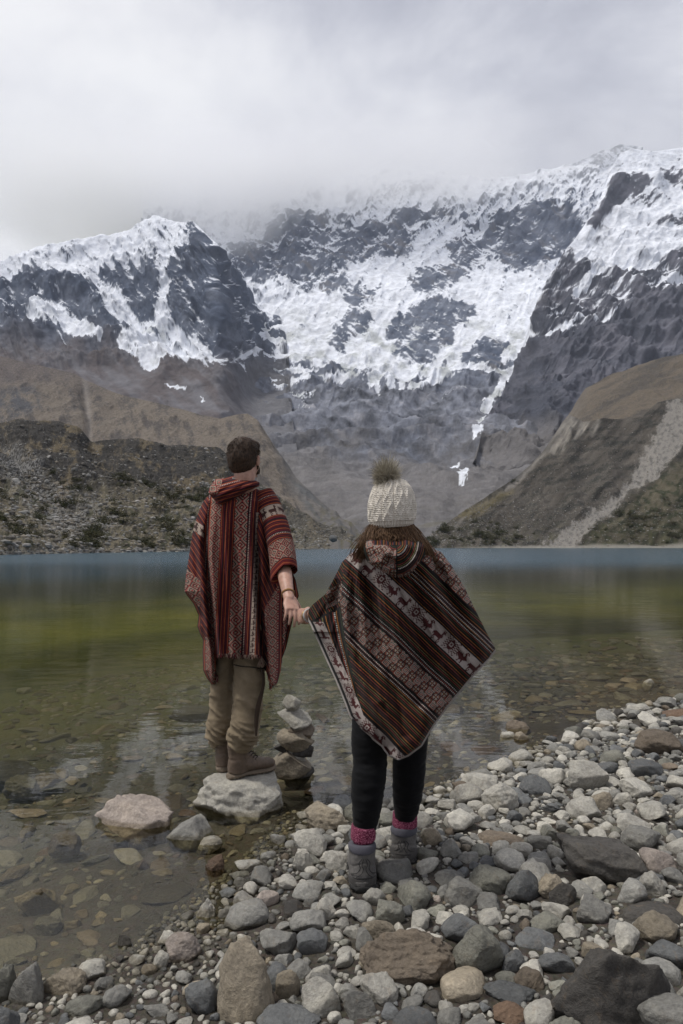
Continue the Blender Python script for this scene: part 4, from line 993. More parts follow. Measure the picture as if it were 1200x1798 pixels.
# ------------------------------------------------------------------ shrubs and rubble on the moraines
def shrub_mesh(seed):
    rs_ = np.random.RandomState(seed); n = 420
    # a few lobes of small leaf blades round a woody middle
    lobes = rs_.normal(size=(7, 3)) * [.45, .45, .25] + [0, 0, .55]
    V, F = [], []
    for i in range(n):
        L_ = lobes[rs_.randint(7)]; d = rs_.normal(size=3); d /= np.linalg.norm(d)
        c = L_ + d * rs_.uniform(.2, .48); c[2] = max(c[2], .02)
        u = rs_.normal(size=3); u /= np.linalg.norm(u); w_ = np.cross(u, d); w_ /= np.linalg.norm(w_) + 1e-6
        s = rs_.uniform(.05, .12); k = len(V)
        V += [c - u * s, c + w_ * s * .5, c + u * s, c - w_ * s * .5]; F.append([k, k + 1, k + 2, k + 3])
    for a in range(6):
        an = a * 1.05 + rs_.rand(); tip = np.array([math.cos(an) * .5, math.sin(an) * .5, .7]); k = len(V)
        sd_ = np.array([-math.sin(an), math.cos(an), 0]) * .03
        V += [-sd_, sd_, tip + sd_ * .4, tip - sd_ * .4]; F.append([k, k + 1, k + 2, k + 3])
    m = bpy.data.materials.get('shrub_leaves')
    if not m:
        q = NT('shrub_leaves'); oi = q.n('ShaderNodeObjectInfo'); ge = q.n('ShaderNodeNewGeometry')
        nz = q.noise(ge.outputs['Position'], 2.0, 3)
        cc = q.ramp(nz.outputs['Fac'], [(.3, (.022, .026, .012)), (.55, (.045, .05, .022)), (.75, (.085, .08, .04))]).outputs[0]
        cc = q.mix(cc, (.09, .07, .04), q.math('MULTIPLY', oi.outputs['Random'], .35)); q.bsdf(cc, .9, None, .1); m = q.m
    return mesh_np('shrub', V, F, m, smooth=False, link=False)
SH = [shrub_mesh(k) for k in range(5)]
rs = np.random.RandomState(5)
def scatter_on(surf, n, wfun):
    Q, PX, PY, TT, col = surf
    wgt = wfun(PX, PY, TT) * ((PX > -20) & (PX < 1220)); wgt = np.clip(wgt, 0, None); idx = rs.choice(len(PX), n, replace=False, p=wgt / wgt.sum())
    return Q[idx], PX[idx], PY[idx]
fr_, fl_ = SURF[-2], SURF[-1]
def wl(px, py, t):
    q = np.stack([px * .022, py * .03, px * 0], 1)
    return (t < .62) * (t > .03) * np.clip(fbm(q, 3, off=21) + .12, 0, 1) * (1.3 - t) * sstep(560, 380, px)
def wr(px, py, t):
    q = np.stack([px * .03, py * .03, px * 0], 1)
    return (t > .02) * np.clip(fbm(q, 3, off=21) + .2, 0, 1) * (poly_sd(px, py, SCREE) < -4) * ((px > 1080) * 2.0 + (py > 915) * 1.0 + .02) * (py > 800 + (1200 - px) * .1)
def put(surf, n, wf, lab, grp, slo, shi):
    Q, px, py = scatter_on(surf, n, wf)
    for i in range(n):
        o = bpy.data.objects.new('shrub', SH[rs.randint(5)]); COL.objects.link(o)
        s = slo * (shi / slo) ** rs.rand() * (Q[i, 1] / 150.0) ** .5
        o.location = Q[i] - np.array([0, 0, .15 * s]); o.scale = (s * rs.uniform(.9, 1.6), s, s * rs.uniform(.6, .95)); o.rotation_euler = (0, 0, rs.uniform(0, 6.28))
        tag(o, lab, 'shrub', grp)
put(fl_, 190, wl, 'dark green shrub growing among the rubble of the left moraine above the far shore', 'shrubs on the left moraine', .9, 2.3)
put(fr_, 100, wr, 'dark olive shrub growing on the right hand slope beside the pale scree track', 'shrubs on the right hand slope', .9, 2.2)
def rubble(surf, n, wf, slo, shi, pal, name, label):
    Q, px, py = scatter_on(surf, n, wf); Vs, Fs, Cs = [], [], []; k = 0
    for i in range(n):
        v, f = lib(.9, rs.randint(6), 1); s = slo * (shi / slo) ** (rs.rand() ** 2.2)
        an = rs.uniform(0, 6.28); c_, s_ = math.cos(an), math.sin(an)
        q = v * [s, s * rs.uniform(.5, 1), s * rs.uniform(.4, .8)]; q = np.stack([q[:, 0] * c_ - q[:, 1] * s_, q[:, 0] * s_ + q[:, 1] * c_, q[:, 2]], 1) + Q[i]
        Vs.append(q); Fs.append(f + k); k += len(v); Cs.append(np.tile(np.array(pal[rs.randint(len(pal))]) * rs.uniform(.7, 1.2), (len(v), 1)))
    m = bpy.data.materials.get('rubble') or None
    if m is None:
        q_ = NT('rubble'); a = q_.n('ShaderNodeAttribute', attribute_name='Col'); q_.bsdf(a.outputs['Color'], .95, None, .1); m = q_.m
    tag(mesh_np(name, np.concatenate(Vs), np.concatenate(Fs), m, np.concatenate(Cs), smooth=False), label, kind='stuff')
gp = [(.20, .195, .18), (.26, .25, .235), (.14, .13, .115), (.17, .15, .12)]
rubble(fl_, 9000, lambda px, py, t: (t < .66) * (.25 + 1.0 * (sstep(-1, 1, soft(px, py, [(0, 770), (60, 810), (110, 850), (180, 880), (200, 920), (150, 960), (90, 930), (60, 880), (0, 810)], 22)))) + (t < .03) * 1.0 + .15, .16, .85, gp, 'moraine_rubble', 'grey broken rubble spread over the left moraine')
rubble(fr_, 6500, lambda px, py, t: .15 + .9 * sstep(-1, 1, soft(px, py, SCREE, 6)) + .5 * (py > 880), .15, .6, gp, 'slope_rubble', 'loose grey rubble on the right hand slope and scree track')
def far_rock(px, py, w_, h_, pal, label, seed):
    D = 1704 / (py + h_ / 2 - 957.0) if False else 205
    v, f = stone(seed, .6, 3); me = mesh_np('boulder', v, f, MAT_ST, link=False); o = bpy.data.objects.new('boulder', me); COL.objects.link(o)
    x, y, z = px2w(px, py, D); o.location = (x, y, z); o.scale = (w_ / F_PX * D / 2, w_ / F_PX * D / 2, h_ / F_PX * D / 2); o.color = (*np.array(PAL[pal]) * .7, 1)
    tag(o, label, 'boulder')
far_rock(585, 946, 15, 13, 'blue', 'lone blue grey boulder on the far shore between the man and the woman', 401)
# ------------------------------------------------------------------ people: shared builders
def W(px, py, D): return np.array(px2w(px, py, D))
def norm(v): v = np.asarray(v, float); return v / (np.linalg.norm(v) + 1e-12)
def spl(P, n):
    P = np.asarray(P, float); k = len(P); t = np.linspace(0, k - 1, n); out_ = []
    for x in t:
        i = min(int(x), k - 2); f = x - i; a = P[max(i - 1, 0)]; b = P[i]; c = P[i + 1]; d = P[min(i + 2, k - 1)]
        out_.append(.5 * ((2 * b) + (c - a) * f + (2 * a - 5 * b + 4 * c - d) * f * f + (3 * b - a - 3 * c + d) * f ** 3))
    return np.array(out_)
def tube(path, rad, seg=24, n=None, cap=True, ref=(0, 1, 0), fold=None):
    """path: points, rad: (a,b) half widths per point; b along ref."""
    path = np.asarray(path, float); rad = np.array([(r, r) if np.isscalar(r) else r for r in rad], float)
    n = n or len(path) * 5
    P = spl(path, n); Rr = np.maximum(spl(rad, n), 1e-4)
    V = []; ref = np.asarray(ref, float)
    th = np.linspace(0, 2 * math.pi, seg, endpoint=False)
    for i in range(n):
        t = norm(P[min(i + 1, n - 1)] - P[max(i - 1, 0)])
        s = np.cross(t, ref); s = norm(s) if np.linalg.norm(s) > .05 else norm(np.cross(t, (1, 0, 0)))
        f = np.cross(s, t)
        a, b = Rr[i]; k = 1.0 if fold is None else fold(i / (n - 1), th)
        V.append(P[i] + (np.cos(th) * a * k)[:, None] * s + (np.sin(th) * b * k)[:, None] * f)
    V = np.concatenate(V); F = grid_faces(n, seg, True)
    if cap:
        c0, c1 = len(V), len(V) + 1
        V = np.concatenate([V, P[:1], P[-1:]])
        j = np.arange(seg); j2 = (j + 1) % seg
        F = np.concatenate([F, np.stack([j2, j, j * 0 + c0, j * 0 + c0], 1), np.stack([j + (n - 1) * seg, j2 + (n - 1) * seg, j * 0 + c1, j * 0 + c1], 1)])
    return V, F
def ell(c, r, rot=None, sub=3):
    v, f = ICO[sub]; v = v * np.asarray(r, float)
    if rot is not None: v = v @ np.array(rot).T
    return v + np.asarray(c, float), np.concatenate([f, f[:, 2:3]], 1)
def join(parts):
    Vs, Fs, n = [], [], 0
    for v, f in parts: Vs.append(v); Fs.append(f + n); n += len(v)
    return np.concatenate(Vs), np.concatenate(Fs)
def bm_mesh(name, V, F):
    me = bpy.data.meshes.new(name); me.from_pydata([tuple(x) for x in V], [], [tuple(dict.fromkeys(int(i) for i in f)) for f in F]); me.update(); return me
def remesh(name, parts, voxel, mat, parent=None, smooth=4, disp=None):
    V, F = join(parts); me = bm_mesh(name + '_src', V, F)
    bm = bmesh.new(); bm.from_mesh(me); bmesh.ops.recalc_face_normals(bm, faces=bm.faces); bm.to_mesh(me); bm.free()
    o = bpy.data.objects.new(name + '_src', me); COL.objects.link(o)
    r = o.modifiers.new('r', 'REMESH'); r.mode = 'VOXEL'; r.voxel_size = voxel
    if smooth: s = o.modifiers.new('s', 'SMOOTH'); s.iterations = smooth; s.factor = .5
    dg = bpy.context.evaluated_depsgraph_get(); ev = o.evaluated_get(dg)
    m2 = bpy.data.meshes.new_from_object(ev); m2.name = name
    bpy.data.objects.remove(o); bpy.data.meshes.remove(me)
    if disp is not None:
        n = len(m2.vertices); co = np.empty(n * 3, np.float32); m2.vertices.foreach_get('co', co); co = co.reshape(-1, 3).astype(float)
        nr = np.empty(n * 3, np.float32); m2.vertices.foreach_get('normal', nr); nr = nr.reshape(-1, 3)
        co = co + nr * disp(co)[:, None]; m2.vertices.foreach_set('co', co.astype(np.float32).ravel()); m2.update()
    m2.polygons.foreach_set('use_smooth', np.ones(len(m2.polygons), bool)); m2.materials.clear(); m2.materials.append(mat)
    ob = bpy.data.objects.new(name, m2); COL.objects.link(ob)
    if parent: ob.parent = parent
    return ob

def cloth_mat(name, col, scale=600, strength=.35, rough=.9, var=.12, vc=False, d=.002, sheen=.03):
    m = NT(name); ge = m.n('ShaderNodeNewGeometry'); P = ge.outputs['Position']
    nz = m.noise(P, scale, 3, .7); n2 = m.noise(P, 14, 5, .6)
    src = m.n('ShaderNodeAttribute', attribute_name='Col').outputs['Color'] if vc else None
    base = src if vc else m.mix(col, col, 0.0)
    f = m.ramp(n2.outputs['Fac'], [(.3, (1 - var * 1.5,) * 3), (.7, (1 + var,) * 3)]).outputs[0]
    c = m.mix(base, f, 1.0, 'MULTIPLY')
    f2 = m.ramp(nz.outputs['Fac'], [(.3, (.75,) * 3), (.7, (1.22,) * 3)]).outputs[0]
    c = m.mix(c, f2, .7, 'MULTIPLY')
    b = m.bsdf(c, rough, m.bump(nz.outputs['Fac'], strength, d), .15)
    b.inputs['Sheen Weight'].default_value = sheen; b.inputs['Sheen Roughness'].default_value = .6
    return m.m
def skin_mat():
    m = NT('skin'); ge = m.n('ShaderNodeNewGeometry'); P = ge.outputs['Position']; nz = m.noise(P, 35, 5, .6); n2 = m.noise(P, 260, 3, .6)
    c = m.ramp(nz.outputs['Fac'], [(.3, (.36, .20, .145)), (.6, (.50, .30, .225)), (.8, (.54, .34, .26))]).outputs[0]
    b = m.bsdf(c, .5, m.bump(n2.outputs['Fac'], .2, .0012), .4); b.inputs['Subsurface Weight'].default_value = .12; b.inputs['Subsurface Radius'].default_value = (.01, .004, .002)
    return m.m
SKIN = skin_mat()
def hair_mat(name, dark, light, sc=(260, 260, 22)):
    m = NT(name); ge = m.n('ShaderNodeNewGeometry'); mp_ = m.n('ShaderNodeMapping'); mp_.inputs['Scale'].default_value = sc; m.l(ge.outputs['Position'], mp_.inputs[0])
    nz = m.noise(mp_.outputs[0], 1.0, 4, .6); c = m.ramp(nz.outputs['Fac'], [(.3, dark), (.7, light)]).outputs[0]
    m.bsdf(c, .6, m.bump(nz.outputs['Fac'], .6, .003), .22); return m.m

def head_parts(c, yaw, s=1.0, pitch=0.0):
    """Head facing +Y turned by yaw (positive to the right). c = centre of the skull."""
    Rm = np.array(Matrix.Rotation(-yaw, 3, 'Z') @ Matrix.Rotation(pitch, 3, 'X')); c = np.asarray(c, float)
    def E(o, r): v, f = ell((0, 0, 0), np.array(r) * s); return (v + np.array(o) * s) @ Rm.T + c, f
    P = [E((0, -.012, .018), (.078, .094, .095)), E((0, .018, -.035), (.066, .078, .078)), E((0, .045, -.082), (.045, .045, .034)), E((0, .035, .045), (.062, .058, .055)),
         E((0, .098, -.022), (.012, .018, .024)), E((0, .102, -.036), (.017, .013, .010)), E((-.028, .082, -.008), (.022, .014, .010)), E((.028, .082, -.008), (.022, .014, .010)),
         E((0, .088, -.064), (.024, .012, .006)), E((0, .087, -.073), (.021, .012, .006)), E((0, .076, -.098), (.018, .016, .014)),
         E((-.026, .086, .014), (.020, .010, .006)), E((.026, .086, .014), (.020, .010, .006))]
    for sx in (-1, 1):
        P += [E((sx * .080, -.004, -.014), (.008, .017, .030)), E((sx * .086, -.010, -.004), (.006, .012, .020))]
    return P, Rm
def hand_parts(wr, f, u, nrm, curls, s=1.0, thumb=(.6, .5), wrist_r=.024):
    """f towards the fingers, u towards the thumb side, nrm out of the palm."""
    f, u = norm(f), norm(u); nrm = norm(nrm); wr = np.asarray(wr, float)
    L = [.072, .080, .075, .060]; P = []
    kn = [wr + s * (f * (.088 - .004 * abs(i - 1)) + u * (.029 - .0195 * i)) for i in range(4)]
    P.append(tube([wr - f * .02 * s, wr + f * .02 * s, wr + f * .055 * s, wr + f * .092 * s], [(wrist_r * s, .018 * s), (.029 * s, .017 * s), (.039 * s, .015 * s), (.037 * s, .011 * s)], 24, 14, True, ref=nrm))
    for i in range(4):
        a = 0.0; p = kn[i].copy(); pts = [p - f * .02 * s, p.copy()]; sg = [.45, .31, .24]
        for j in range(3):
            a += curls[i][j]; d = f * math.cos(a) + nrm * math.sin(a) + u * (.05 * (1.5 - i))
            p = p + norm(d) * L[i] * sg[j] * s; pts.append(p.copy())
        r = [.0085, .0092, .0082, .0076, .0062]; P.append(tube(pts, [x * s * (1 if i < 3 else .88) for x in r], 12, 22))
        P.append(ell(pts[-1], (.0062 * s,) * 3, sub=2))
    b = wr + s * (f * .022 + u * .024); d1 = norm(f * .75 + u * thumb[0] + nrm * thumb[1]); d2 = norm(f * 1.0 + u * (thumb[0] - .45) + nrm * (thumb[1] + .1))
    t1 = b + d1 * .042 * s; t2 = t1 + d2 * .032 * s; t3 = t2 + d2 * .024 * s
    P.append(tube([b - d1 * .012 * s, b, t1, t2, t3], [.013 * s, .014 * s, .0105 * s, .0098 * s, .007 * s], 12, 20)); P.append(ell(t3, (.007 * s,) * 3, sub=2))
    return P

# woven patterns --------------------------------------------------
def bitmap(rows): return np.array([[{'.': 0, 'r': 1, 'k': 2, 'g': 3, 'o': 4}[c] for c in r] for r in rows])
T_SPI = bitmap(['rrrrrrrrrr.k', 'r........r.k', 'r.kkkkkk.r.k', 'r.k....k.r..', 'r.k.rr.k.r.k', 'r.k.r..k...k', 'r.k.rrrrrrrk', 'r.k........k', 'r.kkkkkkkkkk', '............', 'k.rr.kk.rr.k', '.k..kggk..k.'])
T_DIA = bitmap(['r.k..rr..k.r', '.k..rkkr..k.', 'k..rk..kr..k', '..rk.rr.kr..', '.rk.rkkr.kr.', 'rk.rk..kr.kr', 'rk.rk.rr..kr', '.rk.rkk..kr.', '..rk..rrkr..', 'k..rk..kr..k', '.k..rkkr..k.', 'r.k..rr..k.r'])
T_SQ = bitmap(['kkkkkkkkkkkk', 'krrrrkkrrrrk', 'krgg.kk.ggrk', 'krg..kk..grk', 'kr...rr...rk', 'kkkkrggrkkkk', 'kkkkrggrkkkk', 'kr...rr...rk', 'krg..kk..grk', 'krgg.kk.ggrk', 'krrrrkkrrrrk', 'kkkkkkkkkkkk'])
A_BIRD = bitmap(['................', '..........rrr...', '.........rr.rr..', '.........rrr....', 'r.r.r.r...rr....', 'rrrrrrrr..rrr...', '.rrrrrrrrrrrrr..', 'rrrrrrrrrrrrrrr.', '.r.rrrrrrrrrr...', 'r.r..rrrrrr.....', '......rr.rr.....', '......r...r.....', '.....rr..rr.....', '................'])
A_LLAMA = bitmap(['................', '..........r.r...', '..........rrr...', '..........rrrr..', '..........rr....', '..........rr....', '..rrrrrrrrrrr...', '.rrrrrrrrrrrr...', '.rrrrrrrrrrr....', '.r.rrrrrrrrr....', '...rr.....rr....', '...r.r....r.r...', '...r.r....r.r...', '...rr.....rr....'])
A_SPID = bitmap(['r...r......r...r', '.r...r.rr.r...r.', '..rr..rrrr..rr..', 'rr..rrrrrrrr..rr', '..rrrr....rrrr..', 'rr..rr.rr.rr..rr', '..rrrr.rr.rrrr..', 'rr..rr....rr..rr', '..rrrrrrrrrrrr..', 'rr...rrrrrr...rr', '..rr..rrrr..rr..', '.r...r....r...r.', 'r...r......r...r', '................'])
def tex(bm_, u, v, du, dv):
    h, w_ = bm_.shape; i = (np.floor(v / dv * h).astype(int)) % h; j = (np.floor(u / du * w_).astype(int)) % w_; return bm_[i, j]
def lut(idx, pal): return np.array(pal)[idx]
# ------------------------------------------------------------------ the woman
def panel_grid(y0, y1, nu, nt, Lp, Rp, hem=None, top=None):
    u = np.linspace(0, 1, nu); t = np.linspace(0, 1, nt); U, T = np.meshgrid(u, t)
    h0 = np.full(nu, y0) if top is None else ip(u, top); h1 = np.full(nu, y1) if hem is None else ip(u, hem)
    PY = h0[None] + (h1 - h0)[None] * T
    l, r = ip(PY.ravel(), Lp).reshape(PY.shape), ip(PY.ravel(), Rp).reshape(PY.shape)
    PX = l + (r - l) * U; return U, T, PX, PY
def to_w(PX, PY, D):
    return np.stack([(PX - 600) / F_PX * D, D, CZ + (HOR - PY) / F_PX * D], -1).reshape(-1, 3)

woman = empty('person', (.1, 2.82, .04))
tag(woman, 'woman in dark striped poncho and cream bobble hat standing on the cobbles', 'person')
WM = Matrix.Translation(woman.location).inverted()
def adopt(o, root=None):
    root = root or woman; o.parent = root; o.matrix_parent_inverse = Matrix.Translation(root.location).inverted(); return o

wD = 2.72
sL, sR = W(648, 994, 2.82), W(752, 994, 2.80)
elL, wrL = W(604, 1058, 2.99), W(541, 1081, 3.17)
elR, wrR = W(812, 1096, 2.82), W(790, 1115, 3.0)
hd = W(689, 893, 2.74)
hipL, hipR = W(662, 1180, 2.83), W(722, 1180, 2.86)
knL, knR = W(650, 1335, 2.80), W(719, 1340, 2.93)
anL, anR = W(638.5, 1478, 2.768), W(711, 1452, 2.995)
hp, wHR = head_parts(hd, R(6), .93)
fL = norm(W(517, 1082, 3.285) - wrL)
uL = norm(np.array([0.05, .10, 1.0])); nL = norm(np.cross(fL, uL)); uL = norm(np.cross(nL, fL))
cur = [(.75, 1.25, .7), (.8, 1.25, .7), (.85, 1.25, .7), (.9, 1.2, .7)]
parts = hp + [
 tube([hd + (0, -.012, -.05), hd + (0, -.01, -.13), W(690, 985, 2.76)], [(.052, .055), (.047, .052), (.075, .06)], 24, 14),
 tube([W(692, 968, 2.77), W(692, 1000, 2.78), W(691, 1060, 2.79), W(691, 1120, 2.80), W(691, 1165, 2.82), W(691, 1195, 2.82)], [(.05, .04), (.125, .06), (.12, .075), (.105, .075), (.14, .09), (.12, .09)], 32, 34),
 tube([sL + (.03, 0, .0), sL, (sL + elL) / 2, elL, (elL + wrL) / 2, wrL, wrL + fL * .02], [.042, .040, .036, .031, .029, .024, .023], 20, 40),
 tube([sR - (.03, 0, .0), sR, (sR + elR) / 2, elR, (elR + wrR) / 2, wrR], [.042, .040, .036, .031, .029, .024], 20, 40),
 tube([hipL + (0, 0, .05), hipL, (hipL + knL) / 2, knL, (knL * .62 + anL * .38), anL, anL - (0, 0, .05)], [.08, .076, .070, .050, .050, .034, .034], 24, 44),
 tube([hipR + (0, 0, .05), hipR, (hipR + knR) / 2, knR, (knR * .62 + anR * .38), anR, anR - (0, 0, .05)], [.08, .076, .070, .048, .050, .034, .034], 24, 44),
 tube([anL - (0, .02, .05), anL + (0, .05, -.065), anL + (0, .15, -.08)], [(.036, .03), (.036, .03), (.034, .02)], 16, 12, ref=(0, 0, 1)),
 tube([anR - (0, .02, .05), anR + (0, .05, -.065), anR + (.0, .15, -.08)], [(.036, .03), (.036, .03), (.034, .02)], 16, 12, ref=(0, 0, 1)),
]
parts += hand_parts(wrL, fL, uL, nL, cur, .95, thumb=(.35, .75), wrist_r=.023)
fR = norm(np.array([-.2, .8, -.3])); uR = np.array([0, .3, 1.0]); nR = norm(np.cross(fR, uR)); 
parts += hand_parts(wrR, fR, norm(np.cross(nR, fR)), nR, [(.3, .4, .3)] * 4, .95)
adopt(remesh('body', parts, .0042, SKIN, smooth=2))

# poncho
LW = [(944, 660), (955, 640), (962, 630), (975, 612), (987, 601), (1013, 588), (1043, 572), (1060, 551), (1069, 543), (1078, 541), (1090, 543), (1100, 548), (1143, 567), (1193, 590), (1237, 608), (1257, 615), (1280, 633), (1295, 652), (1310, 671), (1327, 683), (1333, 698)]
RW = [(944, 732), (955, 745), (963, 760), (970, 776), (993, 793), (1033, 817), (1067, 833), (1117, 858), (1136, 869), (1142, 870), (1148, 866), (1157, 859), (1193, 825), (1233, 792), (1273, 762), (1310, 740), (1327, 717), (1333, 702)]
U, T, PX, PY = panel_grid(944, 1333, 420, 520, LW, RW)
def wback(px, py, u2):
    d = ip(px.ravel(), [(541, 3.10), (556, 3.00), (584, 2.865), (610, 2.755), (640, 2.675), (670, 2.635), (700, 2.62), (740, 2.635), (780, 2.655), (826, 2.655), (850, 2.69), (870, 2.75)])
    d = d + ip(py.ravel(), [(944, .10), (965, .04), (985, 0), (1060, 0), (1160, .02), (1250, .0), (1333, -.01)])
    return d.reshape(px.shape) + .07 * np.abs(u2) ** 9 * np.where((u2 < 0) & (py > 1015) & (py < 1110), .0, 1)
u2 = U * 2 - 1
def wfold(PX, PY):
    q = np.stack([PX.ravel(), PY.ravel(), PX.ravel() * 0], 1)
    # folds fan down from the two shoulders, aligned with the hang of the cloth
    a = fbm(np.stack([(q[:, 0] - 640) / (q[:, 1] - 880) * 9, q[:, 1] * .004, q[:, 2]], 1), 3, off=3)
    b = fbm(np.stack([(q[:, 0] * .75 - q[:, 1] * .45) * .022, (q[:, 0] * .45 + q[:, 1] * .75) * .005, q[:, 2]], 1), 3, off=7)
    f = .016 * a * sstep(960, 1060, q[:, 1]) + .026 * b
    for pts_, a_, w_ in (([(640, 1000), (668, 1120), (712, 1290)], .016, 9), ([(628, 1000), (640, 1110), (668, 1230)], -.014, 8), ([(752, 985), (775, 1080), (770, 1200)], -.014, 10), ([(765, 985), (812, 1090), (838, 1150)], .012, 8), ([(735, 1010), (742, 1120), (738, 1230)], .014, 11), ([(604, 1020), (575, 1070), (560, 1090)], .012, 6)):
        f = f + a_ * np.exp(-(line_d(q[:, 0], q[:, 1], pts_) / w_) ** 2)
    cr = line_d(q[:, 0], q[:, 1], [(600, 1000), (598, 1060), (606, 1120), (622, 1185), (655, 1250), (690, 1310)])
    side = q[:, 0] - ip(q[:, 1], [(1000, 600), (1060, 598), (1120, 606), (1185, 622), (1250, 655), (1310, 690)])
    f = f - .022 * np.exp(-((side - 7) / 9) ** 2) + .026 * np.exp(-((side + 8) / 10) ** 2)
    cr2 = line_d(q[:, 0], q[:, 1], [(770, 1000), (800, 1080), (815, 1150)]); f = f + .012 * np.exp(-(cr2 / 14) ** 2)
    cr3 = line_d(q[:, 0], q[:, 1], [(660, 1040), (690, 1130), (740, 1230)]); f = f + .008 * np.exp(-(cr3 / 18) ** 2)
    return 1.7 * f.reshape(PX.shape)
fo = wfold(PX, PY) * np.clip((1 - np.abs(u2)) * 6, 0, 1)
Dk = wback(PX, PY, u2) + fo
K = (.006, .005, .005); BE = (.29, .24, .205); MA = (.055, .014, .014); RD = (.19, .038, .024); GR = (.02, .04, .02); OR = (.26, .095, .02); WH = (.45, .42, .38)
W_PAL = [BE, RD, (.03, .022, .02), (.045, .09, .05), OR]
def w_stripes(n, s):
    """dark ground with thin coloured warp lines; n across, s along."""
    seq = [K, K, K, RD, K, K, K, OR, K, K, K, (.025, .035, .015), K, K, RD, K, K, (.13, .11, .04), K, K, K, OR, K, K, K, MA]
    i = np.floor(n / 1.05).astype(int) % len(seq); return np.array(seq)[i]
def dotted(c, n, s, at, w_=1.0, per=3.2, col=WH):
    w_ = w_ * .75; k = (np.abs(n - at) < w_) & ((s / per) % 1 < .5); c[k] = col; c[(np.abs(n - at) < w_) & ~((s / per) % 1 < .5)] = K; return c
def animals(s, v, W_=26.0, pitch=28.0):
    """s along the band, v 0..1 across."""
    k = np.floor(s / pitch).astype(int) % 3; c = np.zeros(len(s), int)
    for i, b in enumerate((A_BIRD, A_LLAMA, A_SPID)):
        h, w_ = b.shape; jj = np.clip((s / pitch % 1) * (w_ + 1), 0, w_ - 1).astype(int); ii = np.clip((1 - v) * h, 0, h - 1).astype(int)
        c = np.where(k == i, b[ii, jj], c)
    out_ = np.array([(.33, .285, .26), MA])[np.minimum(c, 1)]
    wv = ((np.floor(s / 1.1) + np.floor(v * W_ / 1.1)) % 2 == 0); out_[wv & (c == 0)] *= .78
    return out_
def spirals(n, s, w_):
    r = np.floor(n / w_ * 3).astype(int); ss = s + r * 7
    alt = (np.floor(ss / 14).astype(int) + r) % 2
    a = tex(T_SPI, ss, n, 14.0, w_ / 3); b = tex(T_SQ, ss, n, 14.0, w_ / 3); return lut(np.where(alt == 0, a, b), W_PAL)
def w_col(px, py):
    n = (px - 700) * .682 - (py - 1130) * .731; s = (px - 700) * .731 + (py - 1130) * .682
    wob = 2.0 * fbm(np.stack([px * .012, py * .012, px * 0], 1), 2); n = n + wob
    c = w_stripes(n, s)
    for at in (1.5, 7.5, -50, -56.5, 100, 106, 112): c = dotted(c, n, s, at, 1.1)
    def band(lo, hi, fn):
        k = (n >= lo) & (n < hi)
        if k.any(): c[k] = fn(k)
        e_ = ((n > lo - 3) & (n < lo)) | ((n > hi) & (n < hi + 3)); c[e_] = K
    band(46, 74, lambda k: animals(s[k], (n[k] - 46) / 28))
    band(-45, -4, lambda k: spirals(n[k] + 45, s[k], 41.0))
    band(134, 190, lambda k: spirals(n[k] - 134, s[k], 40.0))
    band(-163, -135, lambda k: animals(s[k] + 9, (n[k] + 163) / 28))
    # left fall of the cloth, beyond the crease
    side = px - ip(py, [(985, 606), (1010, 602), (1060, 598), (1120, 606), (1185, 620), (1240, 634), (1300, 650)])
    el = px - ip(py, LW)
    lf = (side < 0) & (py > 985) & (py < 1262)
    frac = el / np.maximum(el - side, 4)
    cl = w_stripes(frac * 38 + 3, py)
    cl = dotted(cl, frac * 38, py, 30, 1.2)
    ka = (el > 6) & (el < 24) & (py > 1092); cl[ka] = animals(py[ka] * 1.0, np.clip((el[ka] - 6) / 18, 0, .99), 18, 24)
    kk = (el <= 6) & (py > 1090); cl[kk] = K
    bl = py - (1094 - (px - 543) * .5); up = bl < 0; qx = (px - 600) * .5 + (py - 1030) * .86; qn = (px - 600) * .86 - (py - 1030) * .5
    cu = w_stripes(qn * 1.0, qx); ks = (qx > -8) & (qx < 22) & (side > -26); cu[ks] = spirals((qn[ks] + 60) % 40, qx[ks], 40.0)
    cl = np.where(up[:, None], cu, cl); cl[np.abs(bl) < 2.2] = K  # dark line painted in as the shadow along the cuff fold
    c = np.where(lf[:, None], cl, c)
    # pale bound edge along the hems
    ed = np.minimum(line_d(px, py, [(543, 1090), (548, 1100), (567, 1143), (590, 1193), (608, 1237), (615, 1257), (633, 1280), (652, 1295), (671, 1310), (683, 1327), (698, 1333)]), line_d(px, py, [(702, 1333), (717, 1327), (740, 1310), (762, 1273), (792, 1233), (825, 1193), (859, 1157), (870, 1142)]))
    c = np.where((ed < 1.5)[:, None], np.array([.33, .30, .28]), c)
    return c
CW = w_col(PX.ravel(), PY.ravel())
Vb = to_w(PX, PY, Dk); nB = len(Vb)
# front of the garment hangs the same way on her far side
Uf, Tf, PXf, PYf = panel_grid(946, 1331, 120, 160, LW, RW)
u2f = Uf * 2 - 1
hang = sstep(1100, 1180, PYf)
Df = wback(PXf, PYf, u2f) + .31 * np.clip(1 - np.abs(u2f) ** 2.4, 0, 1) ** .6 * ip(PYf.ravel(), [(944, .4), (990, 1), (1333, .8)]).reshape(PYf.shape)
Vf = to_w(PXf * .985 + 700 * .015, PYf * (1 - .03 * hang) + 960 * .03 * hang, Df)
PONCHO = cloth_mat('woven_wool', (.1, .1, .1), 900, .5, .95, .10, vc=True, d=.0015)
cb = w_col(PXf.ravel(), PYf.ravel())
o = mesh_np('poncho', np.concatenate([Vb, Vf]), np.concatenate([grid_faces(520, 420), grid_faces(160, 120) + nB]), PONCHO, np.concatenate([CW, cb])); adopt(o)
poncho_w = o

